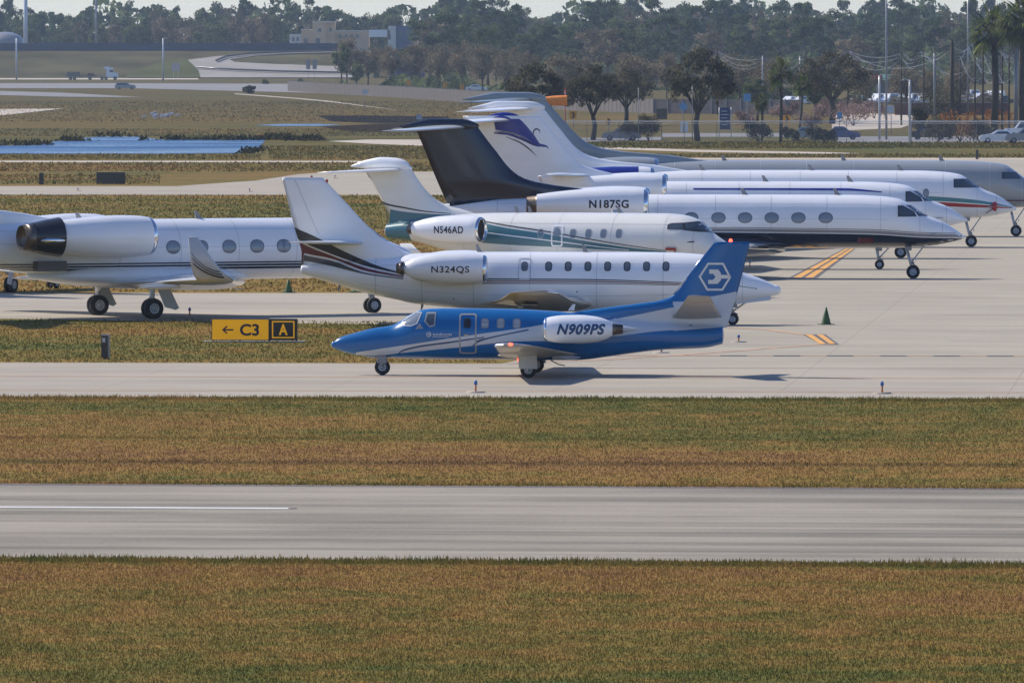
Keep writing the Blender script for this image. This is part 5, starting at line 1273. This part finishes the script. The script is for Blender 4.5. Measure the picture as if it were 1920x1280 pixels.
i_ = [(cx - w2*.40 + .05, cz - .28), (cx + w2*.40 - .05, cz - .28), (cx + w2*.40 - .05, cz + .28), (cx - w2*.40 + .05, cz + .28)]
for q in ringpolys(o_, i_): mb.add([(a, -.128, b) for a, b in q], [(0,1,2,3)], M_yel, False)
bp = mb.build('black_panel', sg_); sign_text(bp, 'A', cx, cz, .34, .42, M_yel, .03, -.130)
ypl = -.143; cy = cz - .01; sign_text(sg_, 'C3', xa + w1*.66, cy, .74, .46, MT['txt'], .03, ypl)
mb = MB(); ax = xa + w1*.19
mb.add([(ax, ypl, cy+.03),(ax+.42, ypl, cy+.03),(ax+.42, ypl, cy-.03),(ax, ypl, cy-.03)], [(0,1,2,3)], 'txt', False)
for q in (1, -1): mb.add([(ax - .02, ypl, cy), (ax + .16, ypl, cy + q*.16), (ax + .20, ypl, cy + q*.12), (ax + .06, ypl, cy)], [(0,1,2,3)], 'txt', False)
mb.build('arrow', sg_)
for lx in (397 + 2, 450, 505, 556):
    mb = MB(); mb.tube([((lx - 476)/s, 0, 0), ((lx - 476)/s, 0, zb)], .04, 'metal', 6); mb.build('leg', sg_)
mb = MB(); mb.box((0, .1, .02), (3.9, .8, .04), M_path); mb.build('base_slab', sg_)

def post(px, py, top, wpx, dp, label, name='marker_post', face=True):
    X, Y = G(px, py); s = F/Y; h = HC - (top - HY)/s; r = empty(name, (X, Y, 0), 0, label=label, cat='marker')
    w_ = wpx/s; mb = MB(); mb.box((0, 0, h/2), (w_, dp, h), 'black'); mb.build('panel', r)
    if face:
        mb = MB(); mb.box((w_/2 + .03, .03, h/2 + .02), (.06, dp + .06, h + .04), 'mgrey'); mb.box((0, .03, h + .02), (w_, dp + .06, .04), 'mgrey'); mb.build('frame', r)
        mb = MB(); mb.box((-w_*.12, -dp/2 - .004, h - .16), (w_*.45, .008, .16), 'lowgrey'); mb.build('plate', r)
    return r
post(196.5, 673, 629, 12.5, .3, 'upright black marker box with small white plate on the grass')
post(78, 346, 324, 8, .4, 'small black marker post on the far grass at the left', face=False)
post(208, 345, 323, 54, .4, 'wide black sign back on the far grass at the left', name='airfield_sign', face=False)
post(1832, 299, 281, 5, .3, 'thin black marker post behind the silver jet', face=False)
M_cone = paint('green_cone', col(64,92,44)[:3], .6, 0, 0, .3, 3)
def cone(px, py, top, label):
    X, Y = G(px, py); s = F/Y; h = HC - (top - HY)/s; r = empty('traffic_cone', (X, Y, 0), .3, label=label, cat='cone')
    mb = MB(); mb.lathe([(.04,.20),(h*.5,.12),(h,.03),(h + .01,0)], (0,0,0), (0,0,1), M_cone, 20); mb.build('body', r)
    mb = MB(); mb.box((0,0,.02), (.56,.56,.04), M_cone); mb.build('base', r)
cone(1549, 609, 576, 'green cone standing on the open apron at the right')
cone(541, 549, 523, 'green cone at the edge of the far grass, below the left jet nose')
cone(664, 548, 543, 'small green cone on the far grass edge beside the nose wheel')
M_lens = paint('blue_lens', (.01,.10,.35), .2, 0, .5)
M_or = paint('orange_base', col(190,110,60)[:3], .7, 0, 0)
def tlight(px, py, top, label):
    X, Y = G(px, py); s = F/Y; h = HC - (top - HY)/s; r = empty('edge_light', (X, Y, 0), 0, label=label, cat='light')
    mb = MB(); mb.tube([(0,0,.03),(0,0,h*.66)], .03, M_or, 8); mb.build('stem', r)
    mb = MB(); mb.lathe([(h*.62,.04),(h*.66,.06),(h*.85,.055),(h*.95,.035),(h,0)], (0,0,0), (0,0,1), M_lens, 12); mb.build('lens', r)
    mb = MB(); mb.lathe([(0,.3),(.04,.3),(.05,0)], (0,0,0), (0,0,1), M_path, 16); mb.build('base', r)
tlight(892, 736, 712, 'blue taxiway edge light on the near taxiway edge, below the blue jet')
tlight(1654, 738, 714, 'blue taxiway edge light on the near taxiway edge, at the right')
tlight(355.5, 594, 576, 'taxiway edge light between the left jet wheels and the yellow sign')
tlight(1385, 642, 627, 'taxiway edge light behind the blue jet tail')
tlight(1406, 501, 487, 'taxiway edge light beyond the blue fin')
tlight(444, 542, 530, 'taxiway edge light under the left jet wing tip')
tlight(1240, 662, 654, 'low taxiway edge light under the blue jet tail cone')
for i, (a, b, t) in enumerate([(146,358,352),(468,360,353),(628,335,328),(700,333,327)]): tlight(a, b, t, ['tiny edge light on the far connector, leftmost', 'tiny edge light on the far connector, middle of its grass edge', 'tiny edge light behind the white red-banded fin', 'tiny edge light left of the teal jet fin'][i])

# windsock
X, Y = G(1060, 276); s = F/Y; zt = HC - (165 - HY)/s; r = empty('windsock', (X, Y, 0), 0, label='orange windsock on a red pole behind the jet tails', cat='windsock')
mb = MB(); mb.tube([(0,0,0),(0,0,zt)], .05, 'red', 8); mb.build('pole', r)
zc = HC - (188.5 - HY)/s; mb = MB(); M_sock = paint('orange_sock', (1.0,.30,.03), .6, 0, 0, .25, 3)
mb.lathe([(-.1,.54),(.1,.56),(.5,.56),(1.2,.54),(2.0,.48),(3.2,.36)], (.1, -.5, zc), (-1, 0, -.02), M_sock, 20); mb.build('sock', r)
mb = MB(); mb.box((0,0,zt - .15), (.25,.1,.3), 'red'); mb.build('obstruction_light', r)

M_sb = paint('sign_blue', col(40,60,110)[:3], .5, 0, 0, .1); M_sbl = paint('sign_pale_blue', col(90,140,180)[:3], .5, 0, 0, .1); M_chev = paint('chevron_yellow', col(226,150,20)[:3], .5, 0, 0, .1)
def panel_sign(px, base, x0, y0, x1, y1, mat, label, posts=None, diamond=False, chev=False, name='road_sign', lines=0):
    X, Y = G(px, base); s = F/Y; Zf = lambda y: HC - (y - HY)/s; r = empty(name, (X, Y, 0), 0, label=label, cat='sign')
    cx = ((x0+x1)/2 - px)/s; cz = (Zf(y0)+Zf(y1))/2; w_ = (x1-x0)/s; h_ = Zf(y0)-Zf(y1); mb = MB()
    if diamond:
        mb.add([(cx,-.03,cz-h_/2),(cx+w_/2,-.03,cz),(cx,-.03,cz+h_/2),(cx-w_/2,-.03,cz),(cx,.03,cz-h_/2),(cx+w_/2,.03,cz),(cx,.03,cz+h_/2),(cx-w_/2,.03,cz)], [(0,1,2,3),(7,6,5,4),(0,4,5,1),(1,5,6,2),(2,6,7,3),(3,7,4,0)], mat, False)
    else: mb.box((cx, 0, cz), (w_, .08, h_), mat)
    if chev:
        for q in (1, -1): mb.add([(cx-w_*.2,-.045,cz+q*h_*.42),(cx+w_*.05,-.045,cz+q*h_*.42),(cx+w_*.3,-.045,cz),(cx+w_*.02,-.045,cz)], [(0,1,2,3)], 'black', False)
    for i in range(lines):
        zz = cz + h_*(.32 - .62*i/max(1, lines-1)); mb.add([(cx-w_*.36,-.045,zz),(cx+w_*(.2 + .14*(i % 2)),-.045,zz),(cx+w_*(.2 + .14*(i % 2)),-.045,zz+.09),(cx-w_*.36,-.045,zz+.09)], [(0,1,2,3)], 'pale', False)
    mb.build('panel', r)
    for q in (posts or [px]):
        mb = MB(); mb.tube([((q-px)/s, .1, 0), ((q-px)/s, .1, Zf(y0))], .05, 'pale' if posts else 'mgrey', 6); mb.build('post', r)
panel_sign(1075,240,1068,209,1081,223,M_chev,'yellow chevron road sign, right below the windsock', chev=True)
panel_sign(1141,258,1134,221,1148,235,M_chev,'yellow chevron road sign between the two left oaks', diamond=True, chev=True)
panel_sign(1474,250,1468,216,1482,231,M_chev,'yellow chevron road sign right of the straight palm', chev=True)
panel_sign(1359,258,1350,202,1369,243,M_sb,'tall dark blue notice sign on two white posts', posts=[1348.5,1371], name='notice_sign', lines=5)
panel_sign(1241,264,1231,204,1251,224,MT['navy'],'dark square sign board on a post by the bushes', name='sign_board')
panel_sign(1281,250,1272,191,1290,209,M_sbl,'pale blue diamond sign back left of the largest oak', diamond=True)
panel_sign(1401,250,1394,176,1408,190,M_sbl,'pale blue sign back right of the largest oak')
panel_sign(1574,250,1570,210,1579,223,M_sbl,'small pale blue sign in front of the pink thicket')
panel_sign(1671,252,1664,198,1676,212,MT['pale'],'small white speed sign right of the pale lamp post', lines=2)
panel_sign(329,147,322,118,337,134,MT['mgrey'],'grey sign back on the green slope by the ramp', posts=[325,334])
for i, (a, c) in enumerate(((735,'orange'),(766,'brighter orange'),(834,'thin orange'),(866,'rightmost orange'))):
    panel_sign(a, 166+i*4, a-4, 146+i*4, a+4, 157+i*4, M_chev, '%s road sign in the tree row above the grey fence' % c)
panel_sign(578,150,574,112,582,130,MT['mgrey'],'tall grey sign pillar in front of the ramp, left of its pair'); panel_sign(590,150,586,112,594,130,MT['mgrey'],'tall grey sign pillar in front of the ramp, right of its pair')
for a in (1279, 1287):
    X, Y = G(a, 248); mb = MB(); mb.box((0,0,.65), (.4,.2,1.3), 'white'); mb.box((0,0,1.33), (.44,.24,.06), 'pale'); o = mb.build('gate_pillar', label='short white post pair beside the access road', cat='post', group='white posts by the access road'); o.location = (X, Y, 0)

# poles
def pole(px, base, top, r_, mat, label, arm=None, name='lamp_post', d=None, z0=0):
    if d: Y = d; X = (px-960)*d/F
    else: X, Y = G(px, base)
    s = F/Y; h = HC - (top - HY)/s; r = empty(name, (X, Y, 0), 0, label=label, cat='pole'); mb = MB(); mb.tube([(0,0,z0),(0,0,h)], r_, mat, 8, r_*.75); mb.build('shaft', r)
    if arm: mb = MB(); mb.tube([(0,0,h-.2),(arm*.6,0,h+.1),(arm,0,h)], .05, mat, 6); mb.box((arm,0,h-.05), (.6,.25,.14), 'mgrey'); mb.build('arm', r)
    return r, h
pole(1649,262,142,.15,'lowgrey','pale concrete lamp post left of the speed sign', name='lamp_post'); pole(1706,267,150,.17,'lowgrey','thick pale lamp post with dark bracket, in front of the brown wall', arm=-.9)
pole(1197,268,165,.045,'mgrey','thin grey pole between the bushes and the dark board')
pole(1298,270,162,.05,'mgrey','thin grey pole just left of the largest oak trunk')
pole(1662,262,-30,.13,'mgrey','very tall thin lattice pole rising above the tree line', name='utility_pole')
for i, (a, b, t) in enumerate([(31,150,72),(306,152,72),(345,140,58),(371,140,58),(397,100,76),(420,100,84),(463,103,74),(475,132,92),(585,98,80)]):
    pole(a, b, t, .28, 'pale', 'slim pale lamp post along the far highway', arm=1.5 if i % 2 else None) [0]['group'] = 'lamp posts along the far highway'
r, h = pole(48,0,-60,.0 + .75,'pale','thick white monopole at the far left, rising out of the frame', name='mast', d=2830); pole(180,0,-60,.38,'mgrey','slim grey mast rising out of the frame at the left', name='mast', d=2830)
pp = [(1430,225,105),(1690,235,96),(1732,238,92),(1752,244,100),(1785,246,76),(1800,240,100),(1815,240,-10),(1828,244,96),(1843,246,92),(1862,246,96),(1879,246,82),(1892,248,98),(1905,250,80),(1917,250,90),(1590,225,92),(1500,225,106),(1345,215,92),(1945,250,88)]
tips = {}
for i, (a, b, t) in enumerate(pp):
    r, h = pole(a, b, t, .14 if a not in (1785,1865,1905) else .30, M_barkd if i % 3 else 'mgrey', 'weathered utility pole holding swaying wires at the right', name='utility_pole'); r['group'] = 'utility poles at the right'
    mb = MB(); mb.box((0,0,h - .5), (1.6,.12,.12), 'mgrey'); mb.build('crossarm', r); tips[a] = Vector((r.location.x, r.location.y, h - .4))
def wire(name, a, b, sag, r_=.024, mat='mgrey', parent=None):
    mb = MB(); n = 18; mb.tube([tuple(a.lerp(b, i/n) - Vector((0,0,4*sag*(i/n)*(1 - i/n)))) for i in range(n+1)], r_, mat, 4); return mb
order = [1345,1430,1500,1590,1690,1732,1785,1815,1843,1879,1905,1945]; rw = random.Random(9)
for a, b in zip(order[:-1], order[1:]):
    for q in range(3):
        A = tips[a].copy(); Bq = tips[b].copy()
        if a == 1815: A.z = tips[1785].z
        if b == 1815: Bq.z = tips[1785].z
        wire('w', A + Vector((rw.uniform(-.6,.6),0,-.5*q)), Bq + Vector((rw.uniform(-.6,.6),0,-.5*q)), rw.uniform(.6,1.6)).build('power_line', label='pale sagging wire strung between the utility poles', cat='wire', group='wires between the utility poles')
for a, b, q in ((1590,1785,2.4),(1430,1590,1.8),(1732,1843,3.0),(1785,1879,3.6),(1815,1905,3.0),(1752,1828,3.2),(1828,1892,3.8),(1843,1917,4.0),(1800,1862,3.4),(1862,1917,4.2),(1785,1843,4.4),(1879,1945,3.4)):
    A = tips[a].copy(); Bq = tips[b].copy(); A.z = min(A.z, 10.4); Bq.z = min(Bq.z, 10.4)
    wire('w', A, Bq, q, .026).build('power_line', label='pale sagging wire strung between the utility poles', cat='wire', group='wires between the utility poles')

# ------------------------------------------------------------------ buildings
def fbox(mb, x0, y0, x1, y1, d, dep, mat, zb=None):
    s = F/d; zt = HC - (y0 - HY)/s; z0 = HC - (y1 - HY)/s if zb is None else zb
    mb.box((((x0+x1)/2 - 960)/s, d + dep/2, (zt+z0)/2), ((x1-x0)/s, dep, zt - z0), mat)
M_tan = flat('tan_stucco', col(232,200,160), .9, .12, .3); M_tan2 = flat('pale_stucco', col(230,222,206), .9, .12, .3); M_win = MT['frame']
DB = D2 + 62
root = empty('tan_building', (0, 0, 0), 0, label='tan stepped building with a square tower above the noise barrier', cat='building')
mb = MB(); fbox(mb, 543, 64, 565, 90, DB, 14, M_tan2, 0); mb.build('side_wing', root)
mb = MB(); fbox(mb, 565, 56, 586, 90, DB, 16, M_tan, 0); fbox(mb, 564, 55, 587, 57, DB - .3, 16.6, M_tan2); mb.build('wall', root)
mb = MB(); fbox(mb, 586, 42, 611, 90, DB - 1, 12, M_tan, 0); fbox(mb, 611, 43, 628, 90, DB, 12, M_tan, 0); fbox(mb, 584.5, 40.5, 629, 43, DB - 1.4, 13, M_tan2); mb.build('tower', root)
mb = MB(); fbox(mb, 628, 58, 692, 90, DB + 1, 14, M_tan, 0); fbox(mb, 628, 57, 692, 59, DB + .6, 15, M_tan2); mb.build('long_wing', root)
for x0, y0, x1, y1 in ((548,70,552,78),(556,70,560,78),(570,72,576,83),(592,72,600,83),(617,52,622,60),(596,54,602,60),(635,65,640,72),(646,65,651,72),(657,65,662,72),(668,65,673,72)):
    mb = MB(); fbox(mb, x0, y0, x1, y1, DB - 1.12, .1, M_win) if x0 in (592,596) else fbox(mb, x0, y0, x1, y1, DB - .1, .08, M_win); mb.build('window', root)
root = empty('blue_building', (0,0,0), 0, label='blue grey building with pale corner block right of the white trailer', cat='building')
mb = MB(); fbox(mb, 728, 49, 742, 84, DB + 4, 10, M_tan2, 0); mb.build('corner_block', root)
mb = MB(); fbox(mb, 742, 49, 796, 84, DB + 6, 12, flat('blue_cladding', col(96,112,140), .6, .15, .3), 0); mb.build('wall', root)
for a in (748,760,772,784):
    mb = MB(); fbox(mb, a, 58, a + 6, 68, DB + 5.9, .08, M_win); mb.build('window', root)
mb = MB(); s = F/DB; d = DB - 20
root = empty('white_trailer', ((709-960)*d/F, d, ZC), 0, label='bright white box trailer with dark tractor on the highway beside the tan building', cat='truck')
zz = lambda y: HC - (y-HY)*d/F - ZC
mb = MB(); mb.box((0,0,zz(63)), (34*d/F, 2.5, (zz(56.5)-zz(70))), 'white'); mb.build('trailer_box', root); mb = MB(); mb.box((19.5*d/F,0,zz(66)), (6*d/F,2.4,zz(57)-zz(75)), 'dgrey'); mb.box((22*d/F,0,zz(70)), (3*d/F,2.2,zz(66)-zz(75)), 'dgrey'); mb.build('cab', root)
for a in (-14,-10,8,20): wheel(root, a*d/F, -1.1, .5, .3)

X, Y = G(1785, 216); root = empty('brown_wall', (X, Y, 0), 0, label='low reddish brown wall in front of the parked vans', cat='wall')
mb = MB(); s = F/Y; W_ = 215/s; mb.box((0,0,.95), (W_,.25,1.9), flat('brown_brick', col(104,78,72), .9, .25, 1.2)); mb.build('wall', root); mb = MB(); mb.box((0,0,1.95), (W_+.1,.35,.1), 'mgrey'); mb.build('coping', root)
d = dd(180); root = empty('canopy_building', ((1690-960)*d/F, d, 0), 0, label='low building with green canopy roof behind the parked vans', cat='building'); zz = lambda y: HC - (y-HY)*d/F
mb = MB(); mb.box((0,5,zz(161)/1), (100*d/F, 8, 3.2), 'dgrey'); mb.build('wall', root)
M_gr = flat('green_roof', col(96,134,128), .6, .15, .5); mb = MB(); w_ = 108*d/F; z0, z1 = zz(151), zz(140)
mb.add([(-w_/2,0,z0),(w_/2,0,z0),(w_/2-2,4.5,z1),(-w_/2+2,4.5,z1),(-w_/2,9,z0),(w_/2,9,z0)], [(0,1,2,3),(3,2,5,4),(0,3,4),(1,5,2),(0,4,5,1)], M_gr, False); mb.build('roof', root)
for a in (-45,-20,5,30,48): mb = MB(); mb.tube([(a*d/F,.3,0),(a*d/F,.3,z0)], .15, 'lowgrey', 6); mb.build('column', root)
mb = MB(); mb.box((-48*d/F,.2,zz(146)), (3,.2,1.2), 'red'); mb.build('red_sign_box', root)
d = dd(188); root = empty('blue_roof_hut', ((1534-960)*d/F, d, 0), 0, label='small hut with stepped blue roof behind the leaning palm', cat='hut'); zz = lambda y: HC - (y-HY)*d/F; s = F/d
mb = MB(); mb.box((0,2,zz(182)/2), (32/s,4,zz(182)), 'white'); mb.build('wall', root)
mb = MB(); M_rb = flat('blue_roof', col(66,92,150), .5, .1, .5)
mb.box((0,2,(zz(182)+zz(174))/2), (36/s,5,zz(174)-zz(182)), M_rb, 0, .9); mb.box((0,2,(zz(174)+zz(168))/2), (30/s,4,zz(168)-zz(174)), M_sbl, 0, .85); mb.box((0,2,(zz(168)+zz(160))/2), (22/s,3,zz(160)-zz(168)), M_rb, 0, .3); mb.build('roof', root)

# ------------------------------------------------------------------ cars
def car(px, py, L_, H_, mat, label, kind='sedan', flip=1, rz=0.0, group=None, name='parked_car'):
    X, Y = G(px, py); r = empty(name, (X, Y, 0), rz, label=label, cat='car', group=group); W = 1.8; h = L_/2
    if kind == 'sedan': low = [(-h,.35),(-h,.75),(-h*.93,.92),(-h*.55,.98),(h*.42,1.0),(h*.9,.85),(h,.65),(h,.35)]; cab = [(-h*.62,.97),(-h*.38,H_),(h*.12,H_),(h*.46,.97)]
    elif kind == 'suv': low = [(-h,.4),(-h,1.0),(-h*.96,1.05),(h*.5,1.08),(h*.93,.98),(h,.75),(h,.4)]; cab = [(-h*.95,1.04),(-h*.85,H_),(h*.15,H_),(h*.48,1.06)]
    elif kind == 'van': low = [(-h,.4),(-h,1.2),(h*.6,1.2),(h*.95,1.05),(h,.8),(h,.4)]; cab = [(-h,1.19),(-h*.97,H_),(h*.35,H_),(h*.68,1.19)]
    else: low = [(-h,.5),(-h,1.05),(-h*.05,1.05),(h*.55,1.08),(h*.95,1.0),(h,.8),(h,.5)]; cab = [(-h*.05,1.04),(0,H_),(h*.3,H_),(h*.55,1.06)]
    def ext(P, w0, w1, zr, mt):
        n = len(P); mb = MB(); wz = lambda z: w0 + (w1 - w0)*max(0, min(1, (z - zr[0])/(zr[1]-zr[0])))
        vs = [(x*flip, -wz(z)/2, z) for x, z in P] + [(x*flip, wz(z)/2, z) for x, z in P]
        mb.add(vs, [tuple(range(n)), tuple(range(2*n-1, n-1, -1))] + [(i, (i+1) % n, n + (i+1) % n, n + i) for i in range(n)], mt, False); return mb
    b = ext(low, W, W, (0,1), mat).build('body', r); md = b.modifiers.new('bevel', 'BEVEL'); md.width = .07; md.segments = 2
    c = ext(cab, W - .1, W - .45, (1, H_), mat).build('roof', r); md = c.modifiers.new('bevel', 'BEVEL'); md.width = .05; md.segments = 2
    cx = sum(p[0] for p in cab)/4; g = [((x-cx)*.86 + cx, .03 + z if z < 1.3 else z - .12) for x, z in cab]
    ext(g, W - .06, W - .38, (1, H_), MT['glass']).build('window', r)
    for a in (-h*.62, h*.62):
        for q in (-1, 1): wheel(r, a, q*(W/2 - .1), .33, .22)
    mb = MB(); mb.box((h*flip - .03*flip, 0, .72), (.08, 1.5, .12), 'pale'); mb.build('headlight', r); return r
car(1875,268.5,4.6,1.45,MT['white'],'white hatchback parked by the fence at the right edge, nearest the photo edge', flip=-1)
car(1925,268.6,4.8,1.75,MT['silver'],'grey parked car cut by the right edge, beside the white hatchback', 'suv', -1)
car(1926,258,5.4,1.95,MT['white'],'white pickup behind the grey car at the right edge', 'pickup', -1)
car(1165,264,4.4,1.45,MT['mgrey'],'grey car parked behind the fence, left of the bushes', flip=-1)
car(1515,262,4.4,1.45,MT['silver'],'silver car parked behind the shrubs at the leaning palm', flip=1)
car(1578,262,4.2,1.5,paint('car_blue', (.06,.09,.22), .3),'blue car parked behind the dark shrub', flip=1)
car(1742,262,4.4,1.5,MT['navy'],'dark vehicle with bright windscreen at the left of the dark shrub', flip=1)
for a, b, k_, m_ in ((1648,196,'van','white'),(1668,196,'van','white'),(1692,196,'suv','silver'),(1712,196,'van','white'),(1730,196,'van','pale'),(1806,192,'suv','white'),(1820,188,'van','white'),(1836,192,'suv','pale'),(1858,190,'van','white'),(1872,190,'van','pale'),(1480,196,'sedan','white'),(1500,196,'sedan','white'),(1612,194,'sedan','white')):
    car(a, b, 4.8, 2.0 if k_ == 'van' else 1.5 if k_ == 'sedan' else 1.75, MT[m_], 'pale vehicle in the distant parking lot beyond the brown wall', k_, -1, rz=rn.uniform(.9, 1.3), group='vehicles in the distant parking lot')
car(1890,198,5.5,1.7,MT['navy'],'dark vehicle at the right end of the distant parking lot','pickup',-1)
car(235,168,4.9,1.6,MT['silver'],'grey car driving on the far left road', 'suv', 1); car(575,166,4.6,1.5,MT['white'],'white car on the far road where the grey fence begins', flip=-1); car(893,171,5.0,1.5,MT['white'],'white car seen above the grey fence under the tree row')
car(600,172,4.6,1.5,MT['silver'],'silver car following the white car by the grey fence', flip=-1)
# flatbed truck far left
X, Y = G(178, 150); s = F/Y; r = empty('flatbed_truck', (X, Y, 0), 0, label='flatbed truck with white cab on the far left road', cat='truck')
mb = MB(); mb.box((-4.2,0,1.25), (9.5,2.4,.3), 'dgrey'); mb.box((-6.5,0,1.9), (4.0,2.2,1.0), 'dgrey'); mb.box((-1.2,0,1.7), (2.0,2.0,.6), 'maroon'); mb.build('flatbed', r)
mb = MB(); mb.box((4.6,0,2.3), (2.3,2.4,2.9), 'white', 0, .92); mb.box((6.3,0,1.5), (1.6,2.1,1.3), 'white', 0, .92); mb.box((3.6,0,3.7), (1.6,2.2,.6), 'white', 0, .8); mb.build('cab', r); mb = MB(); mb.box((5.1,0,2.7), (1.1,2.44,.8), 'glass'); mb.build('window', r)
for a in (-7.5,-6.3,-1.5,2.2,3.4,6.2):
    for q in (-1, 1): wheel(r, a, q*1.05, .5, .3)
d = 2850
X = (10-960)*d/F; me = MB(); me.lathe([(0,6.5),(1.5,6.2),(3,4.8),(4,2.5),(4.3,0)], (X, d, HC - (84-HY)*d/F), (0,0,1), 'mgrey', 24); me.build('pale_dome', label='pale domed roof above the noise barrier at the far left', cat='building')
# concrete block and pole on the marsh
panel_sign(683,207,679,168,690,176,MT['pale'],'pale signal box on a post in the brown marsh grass', name='signal_box')
X, Y = G(786, 225); mb = MB(); mb.box((0,0,.4), (.8,.6,.8), 'lowgrey'); mb.box((0,0,.83), (.9,.7,.06), 'mgrey'); o = mb.build('concrete_block', label='grey concrete block beside the dark mud bank', cat='block'); o.location = (X, Y, 0)
# stones in the marsh
rg = random.Random(4); mb = MB()
for i in range(60):
    X, Y = G(300 + rg.gauss(0, 14), 217 + rg.gauss(0, 2.2)); r_ = rg.uniform(.15, .5); mb.lathe([(-.1, r_), (r_*.4, r_*.8), (r_*.7, 0)], (X, Y, 0), (0,0,1), 'mgrey', 6, False)
mb.build('rubble', label='small heap of grey rubble in the marsh', cat='rubble', kind='stuff')

# ------------------------------------------------------------------ air
hm = bpy.data.materials.new('haze_air'); hm.use_nodes = True; hn = hm.node_tree; hn.nodes.clear()
vol = hn.nodes.new('ShaderNodeVolumePrincipled'); vol.inputs['Color'].default_value = (.62, .78, 1.0, 1); vol.inputs['Density'].default_value = .000056; vol.inputs['Anisotropy'].default_value = .2
ho = hn.nodes.new('ShaderNodeOutputMaterial'); hn.links.new(vol.outputs[0], ho.inputs['Volume'])
mb = MB(); mb.add([(x, y, z) for z in (-1.0, 46.0) for x, y in ((-900,-60),(900,-60),(900,3500),(-900,3500))], [(3,2,1,0),(4,5,6,7),(0,1,5,4),(1,2,6,5),(2,3,7,6),(3,0,4,7)], hm, False)
o = mb.build('haze', kind='stuff', label='pale blue distance haze over the airfield', cat='haze')
